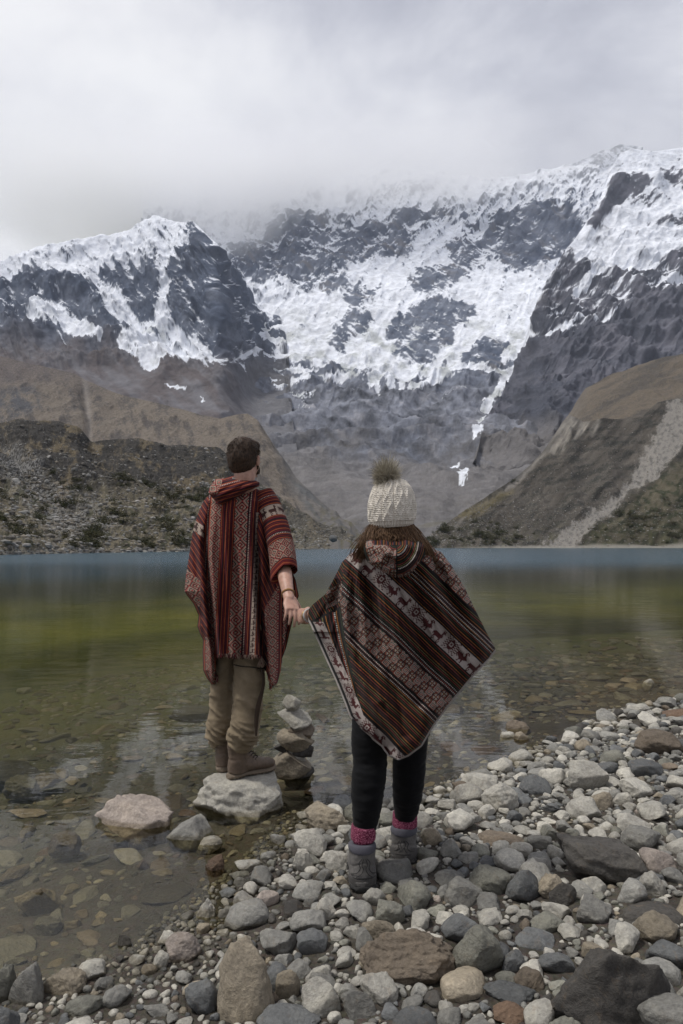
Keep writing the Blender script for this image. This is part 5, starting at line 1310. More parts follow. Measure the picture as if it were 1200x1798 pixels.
VG = Vb.reshape(520, 420, 3); pyr = PY[:, 0]
edge = [VG[i, 0] for i in range(0, 520, 4) if pyr[i] > 1084] + [VG[-1, j] for j in range(0, 420, 60)] + [VG[i, -1] for i in range(519, 0, -4) if pyr[i] > 1141]
v, f = tube(np.array(edge), [.0034] * len(edge), 8, len(edge) * 2); adopt(mesh_np('hem_trim', v, f, cloth_mat('pale_binding', (.30, .27, .25), 700, .6)))
# hood lying on her back
LH = [(940, 664), (945, 645), (950, 634), (960, 632), (967, 633), (987, 643), (1010, 668), (1019, 684), (1023, 694)]
RH = [(940, 722), (945, 736), (952, 748), (960, 752), (980, 750), (995, 742), (1007, 731), (1019, 712), (1023, 702)]
Uh, Th, PXh, PYh = panel_grid(940, 1023, 220, 170, LH, RH)
u2h = Uh * 2 - 1
roll = np.sin(np.clip(Th, 0, 1) * math.pi) ** .7
q = np.stack([PXh.ravel(), PYh.ravel(), PXh.ravel() * 0], 1)
ring = np.abs(np.hypot((PXh - 694) / 62, (PYh - 952) / 72))           # roll lines of the folded hood
Dh = 2.74 - .075 - .13 * roll * np.clip(1 - np.abs(u2h) ** 2.5, 0, 1) ** .6 + .05 * np.abs(u2h) ** 3
Dh += (.013 * np.sin(ring.ravel() * 15) + .012 * fbm(q * .05, 3)).reshape(Dh.shape) + .07 * np.exp(-(((PXh - 694) / 30) ** 2 + ((PYh - 944) / 10) ** 2))
def hood_col(px, py):
    ang = np.arctan2(py - 945, px - 697); r = np.hypot((px - 694) / 60, (py - 948) / 75) * 60
    c = w_stripes(r * 1.2, ang * 60)
    for at in (22, 41): c = dotted(c, r, ang * 60, at, 1.1)
    k = (px < 697) & (r > 14) & (r < 52) ; c[k] = spirals(r[k] - 14, ang[k] * 55, 39.0)
    k = (r > 49) & (py > 985); c[k] = spirals((r[k] - 49) * 1.5, ang[k] * 60, 39.0)
    c[(np.abs(px - 697) < 1.2)] = K
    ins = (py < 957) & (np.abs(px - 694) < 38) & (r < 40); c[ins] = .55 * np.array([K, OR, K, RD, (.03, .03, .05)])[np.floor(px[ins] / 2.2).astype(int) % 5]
    return c
o = mesh_np('hood', to_w(PXh, PYh, Dh), grid_faces(170, 220), PONCHO, hood_col(PXh.ravel(), PYh.ravel())); adopt(o, None)

# leggings
LEG = cloth_mat('black_stretch', (.0035, .0037, .0045), 700, .15, .8, .25)
def legw(h, k, a, side):
    w_ = .9
    return tube([h + (0, 0, .06), h, h * .5 + k * .5, k + (0, 0, .10), k, k * .75 + a * .25 + (0, -.012, 0), k * .5 + a * .5 + (0, -.012, 0), k * .25 + a * .75, a + (0, 0, .04)],
                [(.088, .09), (.088, .09), (.088, .09), (.078, .082), (.070, .074), (.069, .074), (.063, .066), (.051, .055), (.044, .048)], 40, 60)
adopt(remesh('leggings', [legw(hipL, knL, anL, -1), legw(hipR, knR, anR, 1), tube([W(691, 1130, 2.80), W(691, 1165, 2.82), W(691, 1200, 2.82)], [(.12, .09), (.165, .12), (.12, .10)], 32, 20)], .006, LEG, smooth=2,
     disp=lambda co: .0035 * fbm(co * [9, 9, 26], 3) + .0022 * fbm(co * [12, 12, 60], 2)))

# socks: folded ribbed cuff
SOCK = NT('pink_wool'); ge = SOCK.n('ShaderNodeNewGeometry'); nz = SOCK.noise(ge.outputs['Position'], 230, 2, .7)
SOCK.bsdf(SOCK.ramp(nz.outputs['Fac'], [(.38, (.075, .012, .026)), (.5, (.17, .030, .065)), (.62, (.40, .15, .21))]).outputs[0], .95, SOCK.bump(nz.outputs['Fac'], .7, .003), .1)
def sock(a, y0, y1, D, x0, x1):
    top = W((x0 + x1) / 2, y0, D); bot = W((x0 + x1) / 2 - 1, y1 + 14, D); r = (x1 - x0) / 2 / F_PX * D
    rib = lambda t, th: 1 + (.016 if t > .42 else .003) * np.cos(th * 22)
    P = [top, top * .97 + bot * .03, top * .58 + bot * .42, top * .56 + bot * .44, bot]
    v, f = tube(P, [(r * .96, r * 1.0), (r * 1.04, r * 1.1), (r * 1.05, r * 1.12), (r * .86, r * .95), (r * .76, r * .9)], 88, 40, True, fold=rib)
    adopt(mesh_np('sock', v, f, SOCK.m))
sock(anL, 1449, 1488, 2.766, 618, 659); sock(anR, 1427, 1462, 2.992, 691, 732)

# hiking boots
BOOT = NT('grey_nubuck'); ge = BOOT.n('ShaderNodeNewGeometry'); nz = BOOT.noise(ge.outputs['Position'], 90, 5, .7); n3 = BOOT.noise(ge.outputs['Position'], 16, 5, .6)
bc = BOOT.mix(BOOT.ramp(n3.outputs['Fac'], [(.3, (.085, .08, .075)), (.7, (.16, .15, .14))]).outputs[0], BOOT.ramp(nz.outputs['Fac'], [(.3, (.75,) * 3), (.7, (1.25,) * 3)]).outputs[0], .8, 'MULTIPLY')
BOOT.bsdf(bc, .8, BOOT.bump(nz.outputs['Fac'], .5, .003), .3)
PADM = cloth_mat('grey_lavender_lining', (.085, .083, .098), 500, .3); RUB = cloth_mat('dark_rubber', (.03, .029, .028), 200, .3, .7)
DARKB = cloth_mat('dark_nubuck', (.075, .070, .066), 200, .5, .8)
def hiking_boot(x0, x1, ytop, ybot, D, yaw, lab=None):
    k = (x1 - x0) / F_PX * D; cx = (x0 + x1) / 2; g0 = W(cx, ybot, D); ht = (ybot - ytop) / F_PX * D
    c = g0 + (0, k * .5, 0); f = np.array([math.sin(yaw), math.cos(yaw), 0]); s_ = np.array([f[1], -f[0], 0]); z = np.array([0, 0, 1.0])
    P = lambda a, b, h: c + s_ * a + f * b + z * h
    parts = [tube([P(0, .0, .012), P(0, .0, .04), P(0, .004, ht * .45), P(0, .01, ht * .7), P(0, .012, ht * .97)], [(k * .47, k * .56), (k * .50, k * .60), (k * .47, k * .56), (k * .475, k * .60), (k * .50, k * .63)], 40, 40, ref=f),
             tube([P(0, -.01, .045), P(0, .07, .05), P(0, .13, .043), P(0, .19, .036), P(0, .215, .03)], [(.036, .038), (.042, .042), (.046, .034), (.038, .026), (.02, .016)], 28, 30, ref=z),
             tube([P(0, .03, ht * .75), P(0, .09, .09)], [(.036, .03), (.036, .03)], 24, 14, ref=s_)]
    def dp(co):
        r = (co - c); h = r[:, 2]; b = r @ f; a = r @ s_
        seam = lambda v, w_: np.exp(-(v / w_) ** 2)
        d = -.003 * seam(h - (.035 + .014 * np.cos(a / k * 3.0)), .0022) - .003 * seam(h - (ht * .60 + .012 * np.cos(a / k * 6)), .0022)
        d += .0025 * sstep(.0, .004, .034 + .014 * np.cos(a / k * 3) - h) + .0025 * fbm(co * 30, 3)
        d -= .0022 * seam(a - .012 * np.sin(h * 40) - .008, .002) * (h > .05)
        return d
    bt = empty('boot', tuple(g0)); bt.parent = woman; bt.matrix_parent_inverse = Matrix.Translation(woman.location).inverted()
    def ad(o): o.parent = bt; o.matrix_parent_inverse = (Matrix.Translation(bt.location)).inverted(); o.matrix_parent_inverse = Matrix.Translation(-Vector(bt.location)); return o
    ad(remesh('upper', parts, .0042, BOOT.m, smooth=3, disp=dp))
    ad(remesh('collar', [tube([P(0, .012, ht * .86), P(0, .012, ht * .93), P(0, .014, ht * 1.0)], [(k * .50, k * .64), (k * .52, k * .66), (k * .49, k * .62)], 40, 20, ref=f)], .0042, PADM, smooth=5))
    sp_ = [tube([P(0, -k * .62, .013), P(0, -k * .3, .013), P(0, .05, .013), P(0, .12, .013), P(0, .19, .014), P(0, .235, .018)], [(k * .30, .013), (k * .52, .014), (.038, .014), (.046, .014), (.040, .014), (.012, .01)], 16, 40, ref=z)]
    sm_ = []
    back = lambda a, h: P(a, -math.sqrt(max(1 - (a / (k * .50)) ** 2, .02)) * k * .60 - .001, h)
    for sg in (-1, 1):
        sm_.append(tube([back(sg * k * x, ht * y) for x, y in ((.10, .80), (.20, .70), (.16, .58), (.26, .46), (.40, .40), (.46, .36))], [.0016] * 6, 6, 30))
        sm_.append(tube([back(sg * k * x, ht * y) for x, y in ((.04, .80), (.10, .66), (.05, .56), (.13, .44), (.30, .34))], [.0013] * 5, 6, 30))
    sm_.append(tube([back(k * x, ht * .28 + .012 * math.cos(x * 3)) for x in (-.47, -.3, -.1, .1, .3, .47)], [.0022] * 6, 6, 40))
    v, f_ = join(sm_); ad(mesh_np('seams', v, f_, RUB))
    ad(remesh('heel_counter', [tube([P(0, .0, .020), P(0, .0, .05), P(0, .001, ht * .24)], [(k * .515, k * .62), (k * .52, k * .625), (k * .50, k * .605)], 40, 20, ref=f)], .0042, DARKB, smooth=2))
    ad(remesh('sole', sp_, .004, RUB, smooth=1, disp=lambda co: .002 * np.sign(np.sin((co @ f) * 300))))
    lc = [tube([P(-.030, .05 + .02 * i, .105 - .014 * i), P(0, .058 + .02 * i, .118 - .016 * i), P(.030, .05 + .02 * i, .105 - .014 * i)], [.003] * 3, 8, 10) for i in range(4)]
    v, f_ = join(lc); ad(mesh_np('laces', v, f_, RUB))
hiking_boot(613, 662, 1492, 1566, 2.70, R(-6)); hiking_boot(688, 735, 1463, 1519, 2.93, R(8))

# knitted hat
HAT = cloth_mat('cream_wool', (.68, .63, .55), 500, .5, .95, .08, d=.002)
nr, nc_ = 190, 420; hat_c = W(688.5, 925, 2.74); r0 = (727 - 650) / 2 / F_PX * 2.74
ts = np.linspace(0, 1, nr); th = np.linspace(0, 2 * math.pi, nc_, endpoint=False); TS, TH = np.meshgrid(ts, th, indexing='ij')
Hh = (925 - 840) / F_PX * 2.74
prof_r = np.interp(ts, [0, .06, .25, .42, .60, .76, .89, .96, 1], [.92, .99, 1.06, 1.06, .97, .81, .58, .33, .02]); prof_z = np.interp(ts, [0, .06, .25, .42, .60, .76, .89, .96, 1], [0, .05, .25, .44, .64, .81, .93, .98, 1.0])
rr_ = np.repeat(prof_r[:, None], nc_, 1); zz = np.repeat(prof_z[:, None], nc_, 1)
cell_ = TH * 12 / (2 * math.pi); cu_ = cell_ % 1 - .5; ph = TS * 20
rope = np.exp(-((np.abs(cu_) - (.17 + .13 * np.sin(ph + np.floor(cell_) * 2.2))) / .10) ** 2); vst = .5 + .5 * np.cos((np.abs(cu_) * 9 + TS * 60) * 2.2)
body_ = rope * .0058 + vst * .0018 * (1 - rope) - .0035 * np.exp(-((np.abs(cu_) - .5) / .04) ** 2) + .0012 * np.cos(TS * 190)
rib_ = .0032 * np.cos(TH * 46); d_ = np.where(TS < .13, rib_ - .002, body_)
Vh = np.stack([hat_c[0] + (rr_ * r0 + d_) * np.cos(TH), hat_c[1] + (rr_ * r0 * 1.14 + d_) * np.sin(TH), hat_c[2] + zz * Hh + .006 * np.cos(TH - .6) * (1 - TS) + d_ * TS * .6], -1).reshape(-1, 3)
hat = empty('hat', tuple(hat_c)); adopt(hat)
def ah(o): o.parent = hat; o.matrix_parent_inverse = Matrix.Translation(-Vector(hat.location)); return o
ah(mesh_np('knitted_crown', Vh, grid_faces(nr, nc_, True), HAT))
rs2 = np.random.RandomState(3); Vp, Fp, Cp = [], [], []; pc = W(679, 841, 2.72)
for i in range(3400):
    d = rs2.normal(size=3); d /= np.linalg.norm(d)
    if d[2] < -.75: continue
    L_ = rs2.uniform(.048, .078) * (1 + .45 * max(d[2], 0) - .15 * abs(d[0])); bend = rs2.normal(size=3) * .35 + np.array([-.1, 0, .15]); p1 = pc + d * L_ * .55; p2 = pc + norm(d + bend * .5) * L_
    s_ = norm(np.cross(d, rs2.normal(size=3))) * rs2.uniform(.0007, .0013); k = len(Vp)
    Vp += [pc + d * .008 - s_, pc + d * .008 + s_, p1 + s_ * .9, p1 - s_ * .9, p2 + s_ * .15, p2 - s_ * .15]; Fp += [[k, k + 1, k + 2, k + 3], [k + 3, k + 2, k + 4, k + 5]]
    t = rs2.rand(); tip = (.05, .04, .028) if t < .38 - .3 * d[0] + .2 * d[2] else (.50, .45, .36); Cp += [(.33, .29, .22)] * 2 + [(.50, .46, .37)] * 2 + [tip] * 2
FUR = NT('fur'); a = FUR.n('ShaderNodeAttribute', attribute_name='Col'); FUR.bsdf(a.outputs['Color'], .7, None, .2)
ah(mesh_np('pompom', Vp, Fp, FUR.m, Cp, smooth=False))

# her hair
HR = hair_mat('brown_hair', (.035, .018, .010), (.20, .115, .06), (300, 300, 40))
rs3 = np.random.RandomState(8); hv = []
for i in range(900):
    a = rs3.uniform(-math.pi * 1.06, .06); sx = math.cos(a); sy = math.sin(a) * .9; side = np.sign(sx) * abs(sx) ** .8
    p0 = W(688.5, 919, 2.745) + np.array([sx * .076, sy * .086, rs3.uniform(-.006, .012)])
    lay = rs3.rand()
    cl_ = math.sin(round(a * 9) * 2.3)
    ex = 690 + side * (40 + 36 * abs(side) * lay) + cl_ * 4 + rs3.normal() * 2 + (7 if side > 0 else 0)
    ey = 952 + 32 * side * side + cl_ * 5 + rs3.normal() * 4 + (16 if side > .3 else 0)
    p3 = W(ex, ey, 2.655 - .03 * lay + .07 * abs(side) + rs3.normal() * .008)
    w1 = W(689 + side * (36 + 13 * lay) + rs3.normal() * 1.5, 934 + rs3.normal() * 2, 2.745 + sy * .085 - .02 * lay)
    w2 = W(689 + (ex - 689) * .85 + rs3.normal() * 3 + 2.5 * math.sin(lay * 9), (ey + 932) / 2 + 2, 2.70 + sy * .05 - .015 * lay)
    r = rs3.uniform(.0009, .0022); hv.append(tube([p0, w1, w2, p3], [r * .8, r, r, r * .2], 5, 12, False))
hb = tube([W(688.5, 913, 2.76), W(689, 926, 2.755), W(690, 940, 2.74), W(692, 955, 2.73), W(694, 968, 2.73)], [(.066, .072), (.082, .078), (.100, .080), (.125, .078), (.13, .06)], 40, 24, fold=lambda t, th: 1 + .03 * np.sin(th * 17 + t * 2) + .02 * np.sin(th * 29))
v, f = join(hv + [hb]); adopt(mesh_np('hair', v, f, HR))
# a few loose strands over the right shoulder
# bracelet and cuff
GOLD = NT('brass'); GOLD.bsdf((.55, .36, .12), .3, None, .5, Metallic=1.0)
def ring_on(p, axis, r, w_, mat, name, flat=1.0):
    axis = norm(axis); a = norm(np.cross(axis, (0.1, .2, 1))); b = np.cross(axis, a); th = np.linspace(0, 2 * math.pi, 40, endpoint=False)
    pts = [p + (a * math.cos(t) + b * math.sin(t) * flat) * r for t in th]; V = []
    sg = np.linspace(0, 2 * math.pi, 8, endpoint=False)
    for i, q_ in enumerate(pts):
        rad = norm(q_ - p)
        for s in sg: V.append(q_ + rad * math.cos(s) * w_ * .45 + axis * math.sin(s) * w_)
    F = grid_faces(41, 8, True) % (40 * 8)
    return mesh_np(name, V, F, mat)
adopt(ring_on(wrL + fL * .006, fL, .0285, .0035, GOLD.m, 'bracelet', .85))
adopt(ring_on(wrL - fL * .022, fL, .034, .008, cloth_mat('pale_cuff', (.42, .39, .36), 600), 'cuff', .9))
# ------------------------------------------------------------------ the man
man = empty('person', (-.55, 3.8, .135))
tag(man, 'dark haired man in red striped poncho and khaki trousers standing on a boulder', 'person')
def adm(o): return adopt(o, man)
mh = W(431, 806, 3.72)
shL, shR = W(384, 906, 3.80), W(470, 899, 3.76)
meR, mwR = W(497, 990, 3.63), W(507, 1047, 3.43)
meL, mwL = W(362, 1000, 3.80), W(372, 1070, 3.92)
rz = .135
hRt = W(404, 1368, (CZ - rz) * F_PX / (1368 - HOR)); tRt = W(476, 1352, (CZ - rz) * F_PX / (1352 - HOR))
bdR = norm((tRt - hRt) * [1, 1, 0]); hLt = W(392, 1357, (CZ - rz) * F_PX / (1357 - HOR)); bdL = norm([-.12, 1, 0])
mhL, mhR = W(398, 1105, 3.84), W(440, 1105, 3.78)
mkL, mkR = W(393, 1225, 3.88), W(434, 1225, 3.76)
maL, maR = hLt + bdL * .05 + (0, 0, .10), hRt + bdR * .05 + (0, 0, .10)
hp, mHR = head_parts(mh, R(20), 1.0)
mf = norm(W(517, 1083, 3.33) - mwR); mu = norm(np.array([.35, .7, .35])); mn = norm(np.cross(mu, mf)); mu = norm(np.cross(mf, mn))
parts = hp + [
 tube([mh + (0, -.015, -.055), mh + (0, -.02, -.12), W(430, 872, 3.75)], [(.060, .062), (.058, .06), (.066, .052)], 24, 14),
 tube([W(427, 862, 3.77), W(426, 885, 3.78), W(425, 950, 3.79), W(423, 1030, 3.80), W(420, 1080, 3.81), W(419, 1115, 3.81)], [(.07, .05), (.155, .075), (.14, .085), (.12, .08), (.135, .09), (.12, .09)], 32, 34),
 tube([shR - (.04, 0, 0), shR, (shR + meR) / 2, meR, meR * .6 + mwR * .4, mwR, mwR + mf * .02], [.056, .052, .044, .037, .038, .028, .027], 20, 40),
 tube([shL + (.04, 0, 0), shL, (shL + meL) / 2, meL, meL * .6 + mwL * .4, mwL], [.052, .048, .042, .037, .036, .028], 20, 40),
 tube([mhL + (0, 0, .05), mhL, (mhL + mkL) / 2, mkL, mkL * .6 + maL * .4, maL, maL - (0, 0, .04)], [.075, .070, .056, .045, .042, .034, .034], 24, 40),
 tube([mhR + (0, 0, .05), mhR, (mhR + mkR) / 2, mkR, mkR * .6 + maR * .4, maR, maR - (0, 0, .04)], [.075, .070, .056, .045, .042, .034, .034], 24, 40),
 tube([maL - bdL * .015 + (0, 0, -.045), maL + bdL * .06 + (0, 0, -.05), maL + bdL * .15 + (0, 0, -.06)], [(.028, .024), (.028, .022), (.026, .016)], 16, 12, ref=(0, 0, 1)),
 tube([maR - bdR * .015 + (0, 0, -.045), maR + bdR * .06 + (0, 0, -.05), maR + bdR * .15 + (0, 0, -.06)], [(.028, .024), (.028, .022), (.026, .016)], 16, 12, ref=(0, 0, 1)),
]
parts += hand_parts(mwR, mf, mu, mn, [(.25, .45, .3), (.3, .5, .3), (.35, .5, .3), (.4, .5, .3)], 1.06, thumb=(.7, .5), wrist_r=.028)
lf_ = norm(np.array([.05, .25, -1.0])); lu = np.array([0, 1.0, .2]); ln = norm(np.cross(lf_, lu)); lu = norm(np.cross(ln, lf_))
parts += hand_parts(mwL, lf_, lu, -ln, [(.3, .4, .3)] * 4, 1.06)
adm(remesh('body', parts, .0042, SKIN, smooth=2))

# hair and beard
HM = hair_mat('dark_hair', (.008, .006, .005), (.075, .045, .027), (180, 180, 60))
def HE(o, r, s=1.0): v, f = ell((0, 0, 0), r, sub=4); return (v + np.array(o)) @ mHR.T + mh, f
parts = [HE((0, -.020, .032), (.083, .092, .088)), HE((0, -.045, -.020), (.078, .066, .066)), HE((0, .035, .078), (.068, .060, .034)), HE((0, -.055, -.055), (.060, .045, .036)), HE((-.015, .06, .085), (.05, .045, .026)), HE((0, -.036, .004), (.084, .084, .085)), HE((0, -.05, -.035), (.072, .056, .055))]
adm(remesh('hair', parts, .0045, HM, smooth=2, disp=lambda co: .004 * ridged(co * [16, 16, 12], 3) + .0022 * fbm(co * [90, 90, 30], 3) - .003))
rs4 = np.random.RandomState(4); hv = []
for i in range(1500):       # short tufts that break up the outline
    d = rs4.normal(size=3); d /= np.linalg.norm(d)
    if d[1] > .55 or d[2] < -.5: continue
    base = np.array([0, -.022, .030]) + d * [.084, .091, .087]; t = norm(d * .5 + np.array([rs4.normal() * .3, rs4.normal() * .3, rs4.uniform(-1.1, -.4)]))
    p = (base) @ mHR.T + mh; t = t @ mHR.T; hv.append(tube([p, p + t * .007, p + t * .013 + np.array([0, 0, -.002])], [.0012, .0010, .0003], 4, 5, False))
v, f = join(hv); tf_ = mesh_np('hair_tufts', v, f, HM); adm(tf_)
bp_ = [HE((sx * .051, .044, -.058), (.011, .026, .026)) for sx in (-1, 1)] + [HE((0, .060, -.088), (.040, .034, .022)), HE((sx * .071, .012, -.035), (.012, .014, .034)) if False else HE((.064, .020, -.034), (.008, .010, .026)), HE((-.064, .020, -.034), (.008, .010, .026))]
adm(remesh('beard', bp_, .004, HM, smooth=2, disp=lambda co: .0025 * fbm(co * 120, 3)))

# khaki trousers, bunched over the boots
KH = cloth_mat('khaki_cotton', (.215, .170, .112), 500, .25, .9, .14)
def mleg(pts, rad, n=70): return tube([W(*p) for p in pts], rad, 44, n)
u_ = 3.8 / F_PX
LLg = mleg([(398, 1095, 3.84), (397, 1150, 3.85), (391, 1197, 3.86), (388, 1254, 3.87), (383, 1285, 3.87), (382, 1294, 3.90), (385, 1305, 3.91)], [(.095, .10), (.062, .085), (.065, .078), (.071, .076), (.068, .074), (.064, .070), (.056, .060)])
RLg = mleg([(440, 1095, 3.78), (439, 1150, 3.77), (438, 1197, 3.76), (434, 1254, 3.75), (428, 1285, 3.745), (424, 1300, 3.775), (423, 1313, 3.79)], [(.10, .10), (.085, .09), (.084, .085), (.082, .08), (.082, .078), (.080, .078), (.062, .062)])
def kdisp(co):
    Dm = co[:, 1]; py = HOR - (co[:, 2] - CZ) / Dm * F_PX; px = 600 + co[:, 0] / Dm * F_PX
    q = co.copy(); low = sstep(1250, 1300, py)
    a = fbm(np.stack([co[:, 0] * 9 + co[:, 2] * 5, co[:, 1] * 9, co[:, 2] * 9], 1), 3)
    b = ridged(np.stack([co[:, 0] * 6, co[:, 1] * 6, co[:, 2] * 26 + co[:, 0] * 10], 1), 3)
    c_ = ridged(np.stack([co[:, 0] * 7 + co[:, 2] * 9, co[:, 1] * 7, co[:, 2] * 7], 1), 3, off=4)
    return .008 * a + low * (b - .5) * .028 + (1 - low) * (c_ - .5) * .012
adm(remesh('trousers', [LLg, RLg, mleg([(419, 1060, 3.81), (419, 1090, 3.81), (419, 1125, 3.81)], [(.13, .09), (.150, .105), (.12, .10)], 20)], .006, KH, smooth=2, disp=kdisp))
DK = cloth_mat('dark_seam', (.03, .025, .02), 300)
a = W(412, 1168, 3.69); b = W(462, 1173, 3.73); th = np.linspace(0, math.pi, 20)
v, f = tube([W(411, 1167, 3.70), W(425, 1170, 3.665), W(440, 1171, 3.66), W(455, 1173, 3.675), W(466, 1173, 3.72)], [.0035] * 5, 8, 30); adm(mesh_np('zip_seam', v, f, DK))
v, f = tube([W(459, 1172, 3.69), W(463, 1200, 3.69), W(452, 1250, 3.672), W(450, 1292, 3.672)], [(.004, .004), (.008, .005), (.013, .006), (.006, .004)], 10, 40); adm(mesh_np('side_panel', v, f, cloth_mat('brown_panel', (.05, .035, .025), 300)))

# leather boots
LEA = NT('brown_leather'); ge = LEA.n('ShaderNodeNewGeometry'); n3 = LEA.noise(ge.outputs['Position'], 22, 6, .65); nz = LEA.noise(ge.outputs['Position'], 140, 4, .7)
LEA.bsdf(LEA.mix(LEA.ramp(n3.outputs['Fac'], [(.3, (.075, .054, .038)), (.7, (.155, .112, .08))]).outputs[0], LEA.ramp(nz.outputs['Fac'], [(.3, (.8,) * 3), (.7, (1.2,) * 3)]).outputs[0], .7, 'MULTIPLY'), .6, LEA.bump(nz.outputs['Fac'], .3, .002), .35)
SOLE = cloth_mat('tan_rubber', (.17, .135, .10), 150, .3, .8); LACE = cloth_mat('dark_lace', (.03, .022, .018), 300)
def work_boot(heel, f, lenf, z0, label=None):
    f = norm(f); s_ = np.array([f[1], -f[0], 0]); z = np.array([0, 0, 1.0]); c = np.array([heel[0], heel[1], z0])
    P = lambda a, b, h: c + s_ * a + f * b + z * h
    k = lenf / .30
    pr = [tube([P(0, .045, .03), P(0, .048, .07), P(0, .055, .11), P(0, .052, .16), P(0, .050, .19)], [(.044, .056), (.046, .058), (.047, .060), (.050, .062), (.053, .064)], 36, 34, ref=f),
          tube([P(0, .02, .055), P(0, .09 * k, .065), P(0, .16 * k, .060), P(0, .22 * k, .052), P(0, .27 * k, .045), P(0, .288 * k, .038)], [(.034, .035), (.042, .046), (.047, .038), (.050, .031), (.043, .026), (.015, .012)], 32, 44, ref=z),
          tube([P(0, .07, .13), P(0, .13 * k, .085)], [(.034, .035), (.04, .03)], 24, 16, ref=s_)]
    bt = empty('boot', tuple(c)); adm(bt)
    def ad(o): o.parent = bt; o.matrix_parent_inverse = Matrix.Translation(-Vector(bt.location)); return o
    def dp(co):
        r = co - c; h = r[:, 2]; b = r @ f
        return .0018 * fbm(co * 34, 3) - .0025 * np.exp(-((b - .20 * k - .5 * (h - .05)) / .003) ** 2) - .0025 * np.exp(-((b - .085 + .25 * (h - .05)) / .003) ** 2) * (h > .05) - .003 * np.exp(-((b - .15 * k) / .006) ** 2) * (h > .06) - .0015 * np.abs(np.sin(h * 130)) * (h > .10)
    ad(remesh('upper', pr, .0045, LEA.m, smooth=3, disp=dp))
    so = [tube([P(0, -.014, .018), P(0, .0, .018), P(0, .05, .018), P(0, .10 * k, .02), P(0, .20 * k, .018), P(0, .27 * k, .020), P(0, .302 * k, .026)], [(.012, .014), (.034, .018), (.042, .018), (.040, .014), (.054, .016), (.046, .016), (.012, .010)], 20, 46, ref=z)]
    ad(remesh('sole', so, .004, SOLE, smooth=1, disp=lambda co: .003 * (np.sin((co @ f) * 330) > 0) * ((co - c)[:, 2] < .022)))
    lc = []
    for i in range(6):
        b = .085 + .013 * i; h = .165 - .014 * i
        lc.append(tube([P(-.030, b - .012, h - .008), P(0, b + .022, h + .004), P(.030, b - .012, h - .008)], [.003] * 3, 8, 12))
    v, f_ = join(lc); ad(mesh_np('laces', v, f_, LACE))
work_boot(hRt, bdR, .285, rz); work_boot(hLt, bdL, .285, rz)

# poncho -----------------------------------------------------------
rK = (.014, .009, .010); rR = (.125, .014, .014); rO = (.29, .075, .03); rM = (.070, .010, .020); rB = (.29, .215, .165); rW = (.42, .33, .28)
M_PAL = [rB, (.27, .04, .035), rK, (.10, .05, .03), rO]
def m_stripes(n):
    seq = [rK, rR, rO, rK, rM, rR, rK, rO, rR, rK, rM, rK, rR, rO, rK, rR, rM, rK]
    return np.array(seq)[np.floor(n / 1.15).astype(int) % len(seq)]
def m_dot(c, n, s, at, w_=.8):
    k = (np.abs(n - at) < w_); on = (s / 3.0) % 1 < .55; c[k & on] = rW; c[k & ~on] = rK; return c
def m_dia(n, s, w_, per=None):
    per = per or w_; return lut(tex(T_DIA, n, s, w_, per), M_PAL)
def m_ani(n, s, w_):
    v = np.clip(n / w_, 0, .99); k = np.floor(s / w_ / 1.1).astype(int) % 2; b = np.where(k == 0, 0, 1)
    jj = np.clip((s / (w_ * 1.1) % 1) * 16, 0, 15).astype(int); ii = np.clip(v * 14, 0, 13).astype(int)
    c = np.where(b == 0, A_BIRD[ii, jj], A_LLAMA[ii, jj]); return np.array([(.34, .27, .22), (.05, .024, .02)])[np.minimum(c, 1)]
LM = [(848, 402), (858, 384), (868, 368), (881, 357), (900, 349), (923, 341), (950, 336), (985, 331), (1010, 327), (1038, 324), (1046, 329), (1060, 340), (1081, 349), (1100, 347), (1112, 351), (1124, 357), (1145, 356), (1177, 357), (1190, 363), (1202, 372)]
RM = [(848, 446), (856, 459), (864, 474), (880, 484), (905, 489), (950, 492), (1000, 496), (1050, 497), (1100, 496), (1150, 496), (1180, 495), (1198, 492), (1206, 486)]
hemM = [(0, 1202), (.06, 1200), (.135, 1193), (.155, 1186), (.165, 1150), (.3, 1149), (.5, 1151), (.72, 1151), (.735, 1165), (.80, 1180), (.87, 1203), (.92, 1207), (.965, 1200), (1, 1160)]
Um, Tm, PXm, PYm = panel_grid(848, 1150, 330, 520, LM, RM, hem=hemM, top=[(0, 868), (.2, 856), (.4, 848), (.7, 848), (1, 868)])
pxf, pyf = PXm.ravel(), PYm.ravel()
u2 = Um * 2 - 1
g = lambda x, w_: np.exp(-(x / w_) ** 2)
lowm = sstep(890, 1000, PYm)
v1 = ip(pyf, [(880, 372), (950, 360), (1050, 368), (1150, 378), (1200, 380)]).reshape(PXm.shape)     # inner edge of the left fall
v2 = ip(pyf, [(870, 458), (930, 447), (1000, 452), (1080, 456), (1150, 462), (1200, 470)]).reshape(PXm.shape)
Dm_ = 3.83 - .20 * np.clip(1 - np.abs(u2) ** 2.6, 0, 1) ** .6 * ip(pyf, [(848, .5), (880, 1), (1150, 1.05)]).reshape(PXm.shape)
fm = .045 * g(PXm - v1, 5) - .030 * g(PXm - v1 + 10, 9) - .018 * g(PXm - v1 - 9, 8)
fm += .045 * g(PXm - v2, 5) - .022 * g(PXm - v2 - 11, 8) - .022 * g(PXm - v2 + 9, 8)
fm += .020 * g(PXm - (v1 + v2) / 2 - 4, 6) + .014 * fbm(np.stack([pxf * .05, pyf * .006, pxf * 0], 1), 3).reshape(PXm.shape)
fm *= 2.1; fm += .03 * g(PXm - 340 - (PYm - 950) * .12, 4)
Dm_ = Dm_ + fm * (.25 + .75 * lowm) * np.clip((1 - np.abs(u2)) * 10, 0, 1)
